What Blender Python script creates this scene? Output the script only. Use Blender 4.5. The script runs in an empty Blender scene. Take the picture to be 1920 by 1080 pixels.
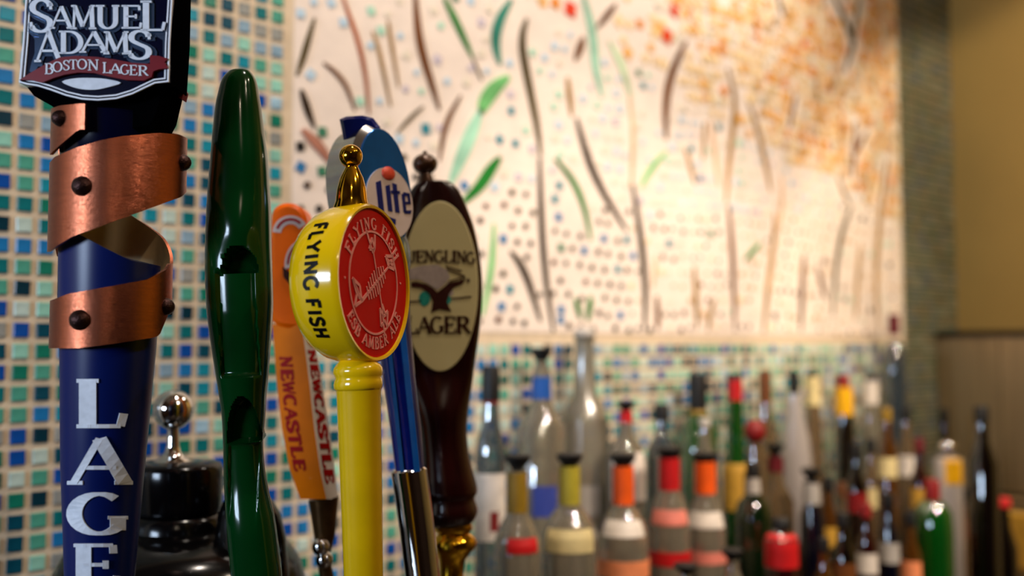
import bpy, math, random
from mathutils import Vector, Matrix
PI = math.pi
S = bpy.context.scene
COL = S.collection
rnd = random.Random(7)

# ------------------------------------------------------------------ camera
F = 1867.0
TH = math.radians(48.63)
PITCH = math.atan(110 / F)
CAMZ = 1.42
CAM = Vector((0, 0, CAMZ))
Fh = Vector((math.cos(TH), math.sin(TH), 0))
Rt = Vector((math.sin(TH), -math.cos(TH), 0))
Fw = Fh * math.cos(PITCH) + Vector((0, 0, math.sin(PITCH)))
Up = Rt.cross(Fw)
cd = bpy.data.cameras.new('camera'); cam = bpy.data.objects.new('camera', cd); COL.objects.link(cam)
cam.matrix_world = Matrix((Rt, Up, -Fw)).transposed().to_4x4()
cam.location = CAM
cd.sensor_width = 36; cd.lens = 36 * F / 1920; cd.clip_start = 0.02
cd.dof.use_dof = True; cd.dof.focus_distance = 0.74; cd.dof.aperture_fstop = 2.6; cd.dof.aperture_blades = 0
S.camera = cam

# ------------------------------------------------------------------ light and exposure
S.view_settings.view_transform = 'Standard'
S.view_settings.look = 'None'
S.view_settings.gamma = 1.0
S.view_settings.use_curve_mapping = False
S.view_settings.exposure = 1.15
w = bpy.data.worlds.new('world'); S.world = w; w.use_nodes = True
w.node_tree.nodes['Background'].inputs[0].default_value = (0.30, 0.24, 0.20, 1)
w.node_tree.nodes['Background'].inputs[1].default_value = 0.08
S.cycles.max_bounces = 8; S.cycles.transparent_max_bounces = 24
S.cycles.caustics_reflective = False; S.cycles.caustics_refractive = False
S.cycles.sample_clamp_indirect = 6

WY = 1.117          # the tiled wall stands on the plane y = WY
EX = 2.447          # the ochre end wall stands on the plane x = EX
def lamp(kind, name, loc, power, color, target=None, **kw):
    d = bpy.data.lights.new(name, kind); d.energy = power; d.color = color
    for k, v in kw.items(): setattr(d, k, v)
    o = bpy.data.objects.new(name, d); COL.objects.link(o); o.location = loc
    if target is not None:
        o.rotation_euler = (Vector(target) - Vector(loc)).to_track_quat('-Z', 'Y').to_euler()
    return o
WARM = (1.0, 0.875, 0.745)
lamp('SPOT', 'wall_spot', (1.50, 0.55, 2.62), 18, WARM, (1.42, WY, 1.75), spot_size=math.radians(95), spot_blend=0.9, shadow_soft_size=0.04)
lamp('SPOT', 'wall_spot', (0.55, 0.55, 2.62), 14, (1.0, 0.88, 0.76), (0.62, WY, 1.70), spot_size=math.radians(90), spot_blend=0.9, shadow_soft_size=0.04)
lamp('SPOT', 'corner_spot', (2.05, -0.1, 2.6), 26, (1.0, 0.84, 0.60), (EX, 0.72, 1.5), spot_size=math.radians(70), spot_blend=0.25, shadow_soft_size=0.03)
# bare bulbs over the bar; spots added among them to brighten the bottles
lamp('POINT', 'bar_bulb', (0.55, -0.35, 2.45), 6, (1.0, 0.82, 0.62), shadow_soft_size=0.014)
lamp('POINT', 'bar_bulb', (1.05, -0.10, 2.50), 5, (1.0, 0.82, 0.62), shadow_soft_size=0.014)
lamp('SPOT', 'added_bottle_spot', (1.05, -0.15, 2.30), 26, (1.0, 0.84, 0.68), (1.25, .95, 1.15), spot_size=math.radians(60), spot_blend=0.6, shadow_soft_size=0.014)
lamp('SPOT', 'added_bottle_spot', (1.45, -0.25, 2.45), 19, (1.0, 0.80, 0.60), (1.75, .95, 1.10), spot_size=math.radians(56), spot_blend=0.6, shadow_soft_size=0.014)
lamp('POINT', 'bar_bulb', (-0.35, -0.55, 2.35), 2.5, (1.0, 0.80, 0.58), shadow_soft_size=0.014)
# daylight through the window behind the bar's left end
lamp('AREA', 'window_daylight', (-1.55, 0.45, 1.66), 15, (0.62, 0.78, 1.0), (0.2, 0.45, 1.6), shape='RECTANGLE', size=0.60, size_y=0.34)

# ------------------------------------------------------------------ helpers
def ray(px, py):
    return (Fw * F + Rt * (px - 960) + Up * (540 - py)).normalized()
def PT(px, py, D):
    d = ray(px, py); return CAM + d * (D / d.dot(Fh))
def on_wall(px, py, y=WY):
    d = ray(px, py); return CAM + d * (y / d.y)
def lin(c):
    c /= 255.0
    return c / 12.92 if c <= 0.04045 else ((c + 0.055) / 1.055) ** 2.4
def hexc(h): return tuple(lin(int(h[i:i + 2], 16)) for i in (0, 2, 4)) + (1,)

def mat(name, col, rough=0.5, metal=0.0, coat=0.0, vary=0.12, vscale=20.0, bump=0.0, bscale=200.0, spec=0.5, trans=0.0, ior=1.45, sss=0.0, aniso=0.0, stretch=None):
    m = bpy.data.materials.new(name); m.use_nodes = True
    nt = m.node_tree; N = nt.nodes; L = nt.links
    b = N['Principled BSDF']
    c = hexc(col)
    tc = N.new('ShaderNodeTexCoord'); mp = N.new('ShaderNodeMapping')
    L.new(tc.outputs['Object'], mp.inputs['Vector'])
    if stretch: mp.inputs['Scale'].default_value = stretch
    if vary > 0:
        n = N.new('ShaderNodeTexNoise'); n.inputs['Scale'].default_value = vscale; n.inputs['Detail'].default_value = 3
        L.new(mp.outputs['Vector'], n.inputs['Vector'])
        r = N.new('ShaderNodeValToRGB'); e = r.color_ramp.elements
        e[0].position = 0.3; e[1].position = 0.7
        e[0].color = tuple(x * (1 - vary) for x in c[:3]) + (1,)
        e[1].color = tuple(min(1, x * (1 + vary)) for x in c[:3]) + (1,)
        L.new(n.outputs['Fac'], r.inputs['Fac']); L.new(r.outputs['Color'], b.inputs['Base Color'])
    else: b.inputs['Base Color'].default_value = c
    b.inputs['Roughness'].default_value = rough; b.inputs['Metallic'].default_value = metal
    b.inputs['Coat Weight'].default_value = coat; b.inputs['Coat Roughness'].default_value = 0.04
    b.inputs['Specular IOR Level'].default_value = spec
    b.inputs['Transmission Weight'].default_value = trans; b.inputs['IOR'].default_value = ior
    b.inputs['Anisotropic'].default_value = aniso
    if sss: b.inputs['Subsurface Weight'].default_value = sss; b.inputs['Subsurface Scale'].default_value = 0.01
    if bump > 0:
        n2 = N.new('ShaderNodeTexNoise'); n2.inputs['Scale'].default_value = bscale; n2.inputs['Detail'].default_value = 2
        L.new(mp.outputs['Vector'], n2.inputs['Vector'])
        bp = N.new('ShaderNodeBump'); bp.inputs['Strength'].default_value = bump; bp.inputs['Distance'].default_value = 0.001
        L.new(n2.outputs['Fac'], bp.inputs['Height']); L.new(bp.outputs['Normal'], b.inputs['Normal'])
    return m

def glass(name, tint, dens=0.5, haze=0.15, hazecol=None, rough=0.02):
    """thin bottle glass: tinted see-through, a little milky body, a glossy skin"""
    m = bpy.data.materials.new(name); m.use_nodes = True
    nt = m.node_tree; N = nt.nodes; L = nt.links
    N.clear()
    out = N.new('ShaderNodeOutputMaterial')
    tr = N.new('ShaderNodeBsdfTransparent'); tl = N.new('ShaderNodeBsdfTranslucent'); df = N.new('ShaderNodeBsdfDiffuse')
    gl = N.new('ShaderNodeBsdfGlossy'); fr = N.new('ShaderNodeFresnel')
    ns = N.new('ShaderNodeTexNoise'); ns.inputs['Scale'].default_value = 25
    c = hexc(tint); hc = hexc(hazecol or tint)
    mx = N.new('ShaderNodeMixRGB'); mx.inputs[1].default_value = tuple(1 - dens * (1 - x) for x in c[:3]) + (1,)
    mx.inputs[2].default_value = tuple((1 - dens * (1 - x)) * .85 for x in c[:3]) + (1,)
    L.new(ns.outputs['Fac'], mx.inputs[0]); L.new(mx.outputs[0], tr.inputs['Color'])
    tl.inputs['Color'].default_value = hc; df.inputs['Color'].default_value = hc
    a = N.new('ShaderNodeMixShader'); a.inputs[0].default_value = 0.5
    L.new(tl.outputs[0], a.inputs[1]); L.new(df.outputs[0], a.inputs[2])
    b = N.new('ShaderNodeMixShader'); b.inputs[0].default_value = haze
    L.new(tr.outputs[0], b.inputs[1]); L.new(a.outputs[0], b.inputs[2])
    g = N.new('ShaderNodeMixShader'); fr.inputs['IOR'].default_value = 2.5
    gl.inputs['Roughness'].default_value = rough; gl.inputs['Color'].default_value = (1, 1, 1, 1)
    L.new(fr.outputs[0], g.inputs[0]); L.new(b.outputs[0], g.inputs[1]); L.new(gl.outputs[0], g.inputs[2])
    L.new(g.outputs[0], out.inputs['Surface'])
    return m

class MB:
    def __init__(s): s.v = []; s.f = []; s.m = []; s.mi = 0
    def add(s, vs, fs):
        k = len(s.v); s.v += [tuple(v) for v in vs]
        for f in fs: s.f.append([i + k for i in f]); s.m.append(s.mi)
        return s
    def box(s, c, d, M=None, back=True):
        x, y, z = (q / 2 for q in d)
        vs = [Vector((sx * x, sy * y, sz * z)) for sz in (-1, 1) for sy in (-1, 1) for sx in (-1, 1)]
        if M: vs = [M @ v for v in vs]
        vs = [v + Vector(c) for v in vs]
        fs = [(0, 1, 5, 4), (0, 4, 6, 2), (1, 3, 7, 5), (4, 5, 7, 6), (0, 2, 3, 1)]
        if back: fs.append((2, 6, 7, 3))
        return s.add(vs, fs)
    def lathe(s, prof, seg=48, M=None, a0=0.0, a1=2 * PI, cx=0.0):
        """prof: (r, h) or (r, h, cx); axis z; angle 0 faces -y"""
        full = abs(a1 - a0) >= 2 * PI - 1e-6
        n = seg if full else seg + 1
        vs = []
        for p in prof:
            r, h = p[0], p[1]; c = p[2] if len(p) > 2 else cx
            for i in range(n):
                a = a0 + (a1 - a0) * i / seg
                vs.append(Vector((c + r * math.sin(a), -r * math.cos(a), h)))
        if M: vs = [M @ v for v in vs]
        fs = []
        for j in range(len(prof) - 1):
            for i in range(seg):
                i2 = (i + 1) % n
                fs.append((j * n + i, j * n + i2, (j + 1) * n + i2, (j + 1) * n + i))
        if full:
            if prof[0][0] > 1e-6: fs.append(tuple(range(n))[::-1])
            if prof[-1][0] > 1e-6: fs.append(tuple((len(prof) - 1) * n + i for i in range(n)))
        return s.add(vs, fs)
    def prism(s, pts, y0, y1, fn=None, bev=0.0):
        """closed outline (x, z) extruded from y0 (front) to y1"""
        n = len(pts)
        if bev > 0:
            inn = inset(pts, bev)
            rings = [(inn, y0), (pts, y0 + bev * (1 if y1 > y0 else -1)), (pts, y1)]
        else: rings = [(pts, y0), (pts, y1)]
        vs = []
        for ps, y in rings:
            for p in ps: vs.append(fn(p[0], p[1], y) if fn else Vector((p[0], y, p[1])))
        fs = [tuple(range(n)), tuple((len(rings) - 1) * n + i for i in range(n))[::-1]]
        for j in range(len(rings) - 1):
            for i in range(n):
                k = (i + 1) % n
                fs.append((j * n + i, (j + 1) * n + i, (j + 1) * n + k, j * n + k))
        return s.add(vs, fs)
    def sphere(s, c, r, seg=24, sc=(1, 1, 1), M=None):
        prof = []
        k = seg // 2
        for i in range(k + 1):
            a = -PI / 2 + PI * i / k
            prof.append((max(r * math.cos(a), 1e-6 if 0 < i < k else 0), r * math.sin(a)))
        T = Matrix.Translation(Vector(c)) @ (M.to_4x4() if M else Matrix.Identity(4)) @ Matrix.Diagonal((*sc, 1))
        return s.lathe(prof, seg, T)
    def band(s, B, fn, w0, w1):
        """B: list of (left, right) 2D pairs; fn(u, v, w) -> 3D; w1 is the raised side"""
        n = len(B); vs = []
        for l, r in B:
            vs += [fn(l[0], l[1], w1), fn(r[0], r[1], w1), fn(l[0], l[1], w0), fn(r[0], r[1], w0)]
        fs = []
        for i in range(n - 1):
            a = 4 * i; b = a + 4
            fs += [(a, a + 1, b + 1, b), (a + 2, b + 2, b + 3, a + 3), (a, b, b + 2, a + 2), (a + 1, a + 3, b + 3, b + 1)]
        fs += [(0, 2, 3, 1), (4 * n - 4, 4 * n - 3, 4 * n - 1, 4 * n - 2)]
        return s.add(vs, fs)
    def obj(s, name, mats, parent=None, smooth=None, mw=None):
        me = bpy.data.meshes.new(name); me.from_pydata(s.v, [], s.f); me.update()
        for m in (mats if isinstance(mats, (list, tuple)) else [mats]): me.materials.append(m)
        if any(s.m): me.polygons.foreach_set('material_index', s.m)
        if smooth:
            me.polygons.foreach_set('use_smooth', [True] * len(me.polygons))
            me.set_sharp_from_angle(angle=math.radians(smooth))
        import bmesh
        bm = bmesh.new(); bm.from_mesh(me); bmesh.ops.recalc_face_normals(bm, faces=bm.faces); bm.to_mesh(me); bm.free()
        o = bpy.data.objects.new(name, me); COL.objects.link(o)
        if parent: o.parent = parent
        if mw is not None: o.matrix_world = mw
        return o

def inset(pts, d):
    n = len(pts); A = 0
    for i in range(n):
        x0, y0 = pts[i]; x1, y1 = pts[(i + 1) % n]; A += x0 * y1 - x1 * y0
    sg = 1 if A > 0 else -1
    out = []
    for i in range(n):
        p0 = Vector(pts[i - 1]); p = Vector(pts[i]); p1 = Vector(pts[(i + 1) % n])
        e0 = (p - p0); e1 = (p1 - p)
        e0 = e0.normalized() if e0.length > 1e-9 else Vector((1, 0)); e1 = e1.normalized() if e1.length > 1e-9 else e0
        nn = Vector((-(e0.y + e1.y), e0.x + e1.x)) * sg
        if nn.length < 1e-6: nn = Vector((-e0.y, e0.x)) * sg
        nn.normalize()
        k = max(0.5, nn.dot(Vector((-e0.y, e0.x)) * sg))
        out.append(tuple(p + nn * d / k))
    return out

def tag(o, label, cat, group=None, kind=None):
    if label: o['label'] = label
    if cat: o['category'] = cat
    if group: o['group'] = group
    if kind: o['kind'] = kind
    return o
def empty(name, label, cat, loc, group=None, M=None):
    o = bpy.data.objects.new(name, None); COL.objects.link(o); o.empty_display_size = 0.02
    if M is not None: o.matrix_world = M
    else: o.location = loc
    return tag(o, label, cat, group)
def interp(tab, x):
    if (tab[0][0] > tab[-1][0]): tab = tab[::-1]
    if x <= tab[0][0]: return tab[0][1]
    for a, b in zip(tab, tab[1:]):
        if x <= b[0]:
            t = (x - a[0]) / (b[0] - a[0]); return a[1] + (b[1] - a[1]) * t
    return tab[-1][1]
def smooth_tab(tab, x):
    if (tab[0][0] > tab[-1][0]): tab = tab[::-1]
    n = len(tab)
    if x <= tab[0][0]: return tab[0][1]
    if x >= tab[-1][0]: return tab[-1][1]
    for i in range(n - 1):
        if x <= tab[i + 1][0]:
            x0, y0 = tab[i]; x1, y1 = tab[i + 1]
            m0 = (y1 - tab[i - 1][1]) / (x1 - tab[i - 1][0]) if i > 0 else (y1 - y0) / (x1 - x0)
            m1 = (tab[i + 2][1] - y0) / (tab[i + 2][0] - x0) if i < n - 2 else (y1 - y0) / (x1 - x0)
            h = x1 - x0; t = (x - x0) / h
            return (2*t**3 - 3*t**2 + 1) * y0 + (t**3 - 2*t**2 + t) * h * m0 + (-2*t**3 + 3*t**2) * y1 + (t**3 - t**2) * h * m1

# ------------------------------------------------------------------ lettering built from pen strokes
def arc(cx, cy, rx, ry, a0, a1, n=12):
    return [(cx + rx * math.cos(math.radians(a0 + (a1 - a0) * i / n)), cy + ry * math.sin(math.radians(a0 + (a1 - a0) * i / n))) for i in range(n + 1)]
# glyph: (advance, [(points, weight)], [serif points (x, y, half length)])
G = {
 'A': (.92, [([(.06, 0), (.46, 1)], .5), ([(.46, 1), (.86, 0)], 1), ([(.2, .34), (.72, .34)], .8)], [(.08, 0, .12), (.84, 0, .14)]),
 'B': (.78, [([(.18, 0), (.18, 1)], 1), ([(.18, 1), (.42, 1)] + arc(.42, .76, .24, .24, 90, -90) + [(.18, .52)], 1), ([(.18, .52), (.44, .52)] + arc(.44, .26, .28, .26, 90, -90) + [(.18, 0)], 1)], [(.12, 0, .1), (.12, 1, .1)]),
 'C': (.86, [(arc(.48, .5, .40, .5, 48, 312, 20), 1)], []),
 'D': (.88, [([(.18, 0), (.18, 1)], 1), ([(.18, 1), (.38, 1)] + arc(.38, .5, .42, .5, 90, -90, 18) + [(.18, 0)], 1)], [(.12, 0, .1), (.12, 1, .1)]),
 'E': (.76, [([(.18, 0), (.18, 1)], 1), ([(.18, 1), (.66, 1)], 1), ([(.18, .52), (.54, .52)], 1), ([(.18, 0), (.70, 0)], 1), ([(.66, 1), (.67, .8)], .5), ([(.70, 0), (.73, .24)], .5), ([(.54, .42), (.54, .62)], .4)], [(.12, 0, .1), (.12, 1, .1)]),
 'F': (.70, [([(.18, 0), (.18, 1)], 1), ([(.18, 1), (.66, 1)], 1), ([(.18, .52), (.54, .52)], 1), ([(.66, 1), (.67, .8)], .5)], [(.18, 0, .15), (.12, 1, .1)]),
 'G': (.92, [(arc(.48, .5, .40, .5, 50, 318, 20), 1), ([(.78, .40), (.78, .08)], 1)], [(.78, .40, .16)]),
 'H': (.90, [([(.18, 0), (.18, 1)], 1), ([(.72, 0), (.72, 1)], 1), ([(.18, .5), (.72, .5)], 1)], [(.18, 0, .15), (.18, 1, .15), (.72, 0, .15), (.72, 1, .15)]),
 'I': (.38, [([(.19, 0), (.19, 1)], 1)], [(.19, 0, .15), (.19, 1, .15)]),
 'L': (.74, [([(.18, 0), (.18, 1)], 1), ([(.18, 0), (.66, 0)], 1), ([(.66, 0), (.71, .28)], .5)], [(.18, 1, .16), (.12, 0, .1)]),
 'M': (1.1, [([(.16, 0), (.20, 1)], .5), ([(.20, 1), (.53, .08)], 1), ([(.53, .08), (.88, 1)], .5), ([(.88, 1), (.92, 0)], 1)], [(.16, 0, .12), (.92, 0, .15), (.15, 1, .09), (.93, 1, .09)]),
 'N': (.94, [([(.17, 0), (.17, 1)], .55), ([(.17, 1), (.76, 0)], 1), ([(.76, 0), (.76, 1)], .55)], [(.17, 0, .13), (.12, 1, .1), (.76, 1, .13)]),
 'O': (.92, [(arc(.46, .5, .40, .5, 0, 360, 28), 1)], []),
 'R': (.84, [([(.18, 0), (.18, 1)], 1), ([(.18, 1), (.42, 1)] + arc(.42, .75, .25, .25, 90, -90) + [(.18, .5)], 1), ([(.40, .5), (.78, 0)], 1)], [(.18, 0, .15), (.12, 1, .1), (.80, 0, .08)]),
 'S': (.70, [([(.60, .80)] + arc(.36, .77, .25, .23, 25, 200, 9) + [(.18, .62), (.35, .52), (.52, .43)] + arc(.34, .25, .27, .25, 25, -160, 10), 1), ([(.61, .92), (.62, .70)], .45), ([(.07, .30), (.09, .06)], .45)], []),
 'T': (.80, [([(.40, 0), (.40, 1)], 1), ([(.06, 1), (.74, 1)], 1), ([(.06, 1), (.05, .8)], .5), ([(.74, 1), (.75, .8)], .5)], [(.40, 0, .16)]),
 'U': (.90, [([(.17, 1), (.17, .34)] + arc(.44, .32, .27, .32, 180, 360, 12) + [(.71, 1)], 1)], [(.17, 1, .15), (.71, 1, .13)]),
 'W': (1.2, [([(.08, 1), (.34, 0)], 1), ([(.34, 0), (.6, .95)], .5), ([(.6, .95), (.86, 0)], 1), ([(.86, 0), (1.12, 1)], .5)], [(.08, 1, .12), (1.12, 1, .1)]),
 'Y': (.86, [([(.06, 1), (.43, .46)], 1), ([(.80, 1), (.43, .46)], .6), ([(.43, .5), (.43, 0)], 1)], [(.43, 0, .15), (.08, 1, .12), (.80, 1, .1)]),
}
def stroke(pts, wt, serif, wk, wn):
    P = [Vector(pts[0])]
    for a, b in zip(pts, pts[1:]):
        a = Vector(a); b = Vector(b); k = max(1, int((b - a).length / 0.16))
        for i in range(1, k + 1): P.append(a.lerp(b, i / k))
    out = []
    for i, p in enumerate(P):
        d = (P[min(i + 1, len(P) - 1)] - P[max(i - 1, 0)])
        if d.length < 1e-6: d = Vector((0, 1))
        d.normalize()
        n = Vector((-d.y, d.x))
        if serif:
            w = wn + (wk - wn) * abs(d.y) ** 1.3
            w = max(wn, w * wt)
        else: w = wk if wt > .45 else 0
        out.append((p + n * w / 2, p - n * w / 2))
    return out if serif or wt > .45 and not (len(pts) == 2 and wt <= .5) else []
def glyph(ch, serif=True, wk=.17, wn=.06):
    adv, sts, sf = G[ch]; B = []
    for pts, wt in sts:
        if not serif:
            if len(pts) == 2 and wt <= .5 and abs(Vector(pts[0]).y - Vector(pts[1]).y) < .5: continue
            b = stroke(pts, 1, False, wk, wk)
        else: b = stroke(pts, wt, True, wk, wn)
        if b: B.append(b)
    if serif:
        for x, y, h in sf:
            B.append([(Vector((x - h, y + wn / 2)), Vector((x - h, y - wn / 2))), (Vector((x + h, y + wn / 2)), Vector((x + h, y - wn / 2)))])
    return adv, B
def write(mb, text, size, fn, w0, w1, serif=True, wk=.17, wn=.06, track=0.06, sx=1.0, center=True, gap=.45):
    """lay out text with u to the right, v up from the baseline"""
    tot = sum((G[c][0] + track if c != ' ' else gap) for c in text) - track
    u = -tot / 2 if center else 0
    for c in text:
        if c == ' ': u += gap; continue
        adv, B = glyph(c, serif, wk, wn)
        for b in B:
            mb.band([((( p.x + u) * size * sx, p.y * size), ((q.x + u) * size * sx, q.y * size)) for p, q in b], fn, w0, w1)
        u += adv + track
def boxed(mb, ch, x0, x1, yt, yb, fn, w0, w1, serif=True, wk=.17, wn=.06, skew=0.0, nudge=(0, 0)):
    """one letter fitted into a box given in the outline's own units (y downwards)"""
    adv, B = glyph(ch, serif, wk, wn)
    for b in B:
        mb.band([tuple((x0 + q.x / adv * (x1 - x0) + nudge[0], yb - q.y * (yb - yt) + nudge[1] + skew * (x0 + q.x / adv * (x1 - x0))) for q in pr) for pr in b], fn, w0, w1)

# ------------------------------------------------------------------ a handle's own upright frame
class Frame:
    def __init__(s, px, py, D, tilt=0.0, zbase=1.1725, yaw=0.0):
        P = PT(px, py, D)
        R = Matrix((Rt, Fh, Vector((0, 0, 1)))).transposed()
        R = R @ Matrix.Rotation(math.radians(tilt), 3, 'Y')
        ax = R @ Vector((0, 0, 1))
        O = P - ax * ((P.z - zbase) / ax.z)
        s.M = Matrix.Translation(O) @ R.to_4x4(); s.Mi = s.M.inverted(); s.D = D; s.k = D / F
    def at(s, px, py, off=0.0):
        o = s.Mi @ CAM; d = s.Mi.to_3x3() @ ray(px, py)
        t = (off - o.y) / d.y
        return (o.x + d.x * t, o.z + d.z * t)
    def out(s, pts, off=0.0): return [s.at(x, y, off) for x, y in pts]
    def h(s, px, py, off=0.0): return s.at(px, py, off)[1]
    def prof(s, rows, off=0.0):
        """rows: (y, x left, x right) -> (r, h, cx)"""
        r = []
        for y, a, b in rows:
            aa, ab = math.atan((a - 960) / F), math.atan((b - 960) / F); am = (aa + ab) / 2
            Cx, Ch = s.at(960 + F * math.tan(am), y, off)
            A = s.at(a, y, off); B = s.at(b, y, off)
            ww = (s.M @ Vector((Cx, off, Ch)) - CAM); dd = math.hypot(ww.x, ww.y)
            r.append((dd * math.sin((ab - aa) / 2), (A[1] + B[1]) / 2, Cx))
        return r
    def pix(s, P):
        v = s.M @ Vector(P) - CAM; d = v.dot(Fw); return 960 + F * v.dot(Rt) / d, 540 - F * v.dot(Up) / d
    def hit(s, px, py, rad, cen):
        """where the sight line meets a round body; rad, cen: functions of the height"""
        o = s.Mi @ CAM; d = s.Mi.to_3x3() @ ray(px, py); h = s.at(px, py, 0)[1]
        for _ in range(4):
            r, c = rad(h), cen(h); ox, oy = o.x - c, o.y
            A = d.x ** 2 + d.y ** 2; B = 2 * (ox * d.x + oy * d.y); Cc = ox * ox + oy * oy - r * r
            q = B * B - 4 * A * Cc; t = (-B - math.sqrt(max(q, 0))) / (2 * A); P = o + d * t; h = P.z
        return P, Vector(((P.x - c), P.y, 0)).normalized()
def round_pts(pts, n=6):
    """Catmull-Rom through a closed outline"""
    out = []; N = len(pts)
    for i in range(N):
        p0, p1, p2, p3 = (Vector(pts[(i + k) % N]) for k in (-1, 0, 1, 2))
        for j in range(n):
            t = j / n
            out.append(tuple(0.5 * ((2 * p1) + (-p0 + p2) * t + (2 * p0 - 5 * p1 + 4 * p2 - p3) * t * t + (-p0 + 3 * p1 - 3 * p2 + p3) * t ** 3)))
    return out
def ell(cx, cy, rx, ry, n=40): return [(cx + rx * math.cos(2 * PI * i / n), cy + ry * math.sin(2 * PI * i / n)) for i in range(n)]

# ------------------------------------------------------------------ materials
M = dict(
 grout=mat('cream_grout', 'D9C3A6', .9, vary=.10, vscale=60, bump=.5, bscale=500),
 ground=mat('mural_ground', 'F0DFD2', .85, vary=.06, vscale=30, bump=.4, bscale=400),
 ochre=mat('ochre_paint', 'A88848', .8, vary=.06, vscale=4, bump=.2, bscale=150),
 floor=mat('dark_floor', '3A2C22', .5, vary=.3, vscale=6),
 ceiling=mat('ceiling_paint', '6B5A48', .9, vary=.1, vscale=3),
 brown=mat('brown_wall', '4A3526', .85, vary=.2, vscale=3),
 steel=mat('brushed_steel', 'A8906C', .42, .75, vary=.18, vscale=9, stretch=(6, 6, .4), bump=.15, bscale=80),
 steel_dark=mat('dark_steel_edge', '231C14', .5, .6),
 wood=mat('dark_counter_wood', '2A1A10', .35, vary=.35, vscale=8, stretch=(1, 8, 8)),
 black=mat('gloss_black', '050405', .16, coat=.0, vary=.1, spec=.32),
 softblack=mat('soft_black', '030304', .6, vary=.1, spec=.0),
 chrome=mat('polished_chrome', 'D8D4D0', .06, 1.0, vary=.04),
 chrome2=mat('satin_chrome', 'C4C0BE', .16, 1.0, vary=.06),
 brass=mat('polished_gold', 'D8A526', .10, 1.0, vary=.06),
 copper=mat('brushed_copper', 'B26448', .27, 1.0, vary=.10, vscale=60, stretch=(1, 1, 14), bump=.25, bscale=300, aniso=.4),
 copper_in=mat('copper_inner_beige', 'EACB98', .7, 0, vary=.12, vscale=40),
 rivet=mat('dark_bronze_rivet', '3A2522', .35, .85, vary=.3, vscale=300, bump=.5, bscale=900),
 blue=mat('deep_blue_enamel', '02134F', .33, coat=.0, vary=.05, spec=.35),
 navy=mat('navy_enamel', '02041E', .2, coat=.1, vary=.05, spec=.3),
 silverw=mat('silver_white', 'D4D8E2', .6, .0, vary=.08, vscale=200),
 white_line=mat('white_line', 'E4E6EE', .35, vary=.04),
 chromeblue=mat('blue_chrome', '7F9CC8', .14, .9, vary=.10, vscale=120),
 teal_line=mat('dark_teal_line', '12304A', .3, .5, vary=.1),
 redban=mat('crimson_banner', '6E0814', .35, spec=.3, coat=.0, vary=.12, vscale=60),
 green=mat('bottle_green_lacquer', '02300F', .14, spec=.35, coat=.05, vary=.08, vscale=30),
 yellow=mat('yellow_lacquer', 'EBBC08', .16, coat=.6, vary=.04, vscale=14),
 yellow2=mat('yellow_shaft', 'DDB006', .24, coat=.3, vary=.08, vscale=30),
 red=mat('red_disc', 'C4040A', .5, vary=.06, spec=.12),
 pink=mat('pale_pink_print', 'E8948A', .6, vary=.08, vscale=300, spec=.1),
 ink=mat('black_ink', '0A0806', .4, vary=.1, spec=.15),
 orange=mat('orange_lacquer', 'F06400', .4, spec=.15, coat=.1, vary=.10, vscale=30),
 amber=mat('amber_orange', 'E07000', .45, spec=.12, coat=.05, vary=.12, vscale=30),
 white=mat('off_white_paint', 'D8CBC0', .4, vary=.08),
 redink=mat('dark_red_print', '9A0808', .5, vary=.1, spec=.15),
 tan=mat('tan_metal', '5A3F22', .3, .7, vary=.3, vscale=60),
 maroon=mat('maroon_wood', '220504', .2, coat=.3, vary=.35, vscale=20, stretch=(4, 4, .6)),
 cream=mat('cream_label', 'C8BA88', .45, vary=.06, vscale=20, spec=.15),
 brownink=mat('brown_ink', '35140C', .5, vary=.2, vscale=300, spec=.15),
 greyink=mat('grey_mauve_print', 'A89890', .5, vary=.15, vscale=200, spec=.15),
 tealink=mat('teal_print', '2A8C7C', .5, vary=.2, vscale=200, spec=.15),
 lite_blue=mat('metallic_blue', '1560A8', .22, .55, coat=.5, vary=.15, vscale=50),
 lite_dark=mat('dark_blue_translucent', '081A66', .12, .2, coat=.8, vary=.2, vscale=40),
 lite_label=mat('pearl_label', 'D4C0B8', .35, .2, vary=.08, vscale=50),
 hop=mat('red_hop', 'D0452C', .4, vary=.2, vscale=200),
 cork=mat('knob_brown', '4A2E1C', .25, .5, coat=.4, vary=.3, vscale=60),
)

# ------------------------------------------------------------------ the room
def struct(name, mb, m, smooth=None):
    o = mb.obj(name, m, smooth=smooth); o['kind'] = 'structure'; return o
X0, X1, Y0, Y1, ZC = -1.62, EX, -3.2, WY, 2.95
struct('floor', MB().box(((X0 + X1) / 2, (Y0 + Y1) / 2, -.05), (X1 - X0 + .4, Y1 - Y0 + .4, .1)), M['floor'])
struct('ceiling', MB().box(((X0 + X1) / 2, (Y0 + Y1) / 2, ZC + .05), (X1 - X0 + .4, Y1 - Y0 + .4, .1)), M['ceiling'])
wall_left = struct('wall_left', MB().box(((X0 + X1) / 2, WY + .05, ZC / 2), (X1 - X0, .1, ZC)), M['grout'])
struct('wall_end', MB().box((EX + .05, (Y0 + Y1) / 2, ZC / 2), (.1, Y1 - Y0 + .2, ZC)), M['ochre'])
struct('wall_right', MB().box(((X0 + X1) / 2, Y0 - .05, ZC / 2), (X1 - X0, .1, ZC)), M['brown'])
wf = MB()
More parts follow.
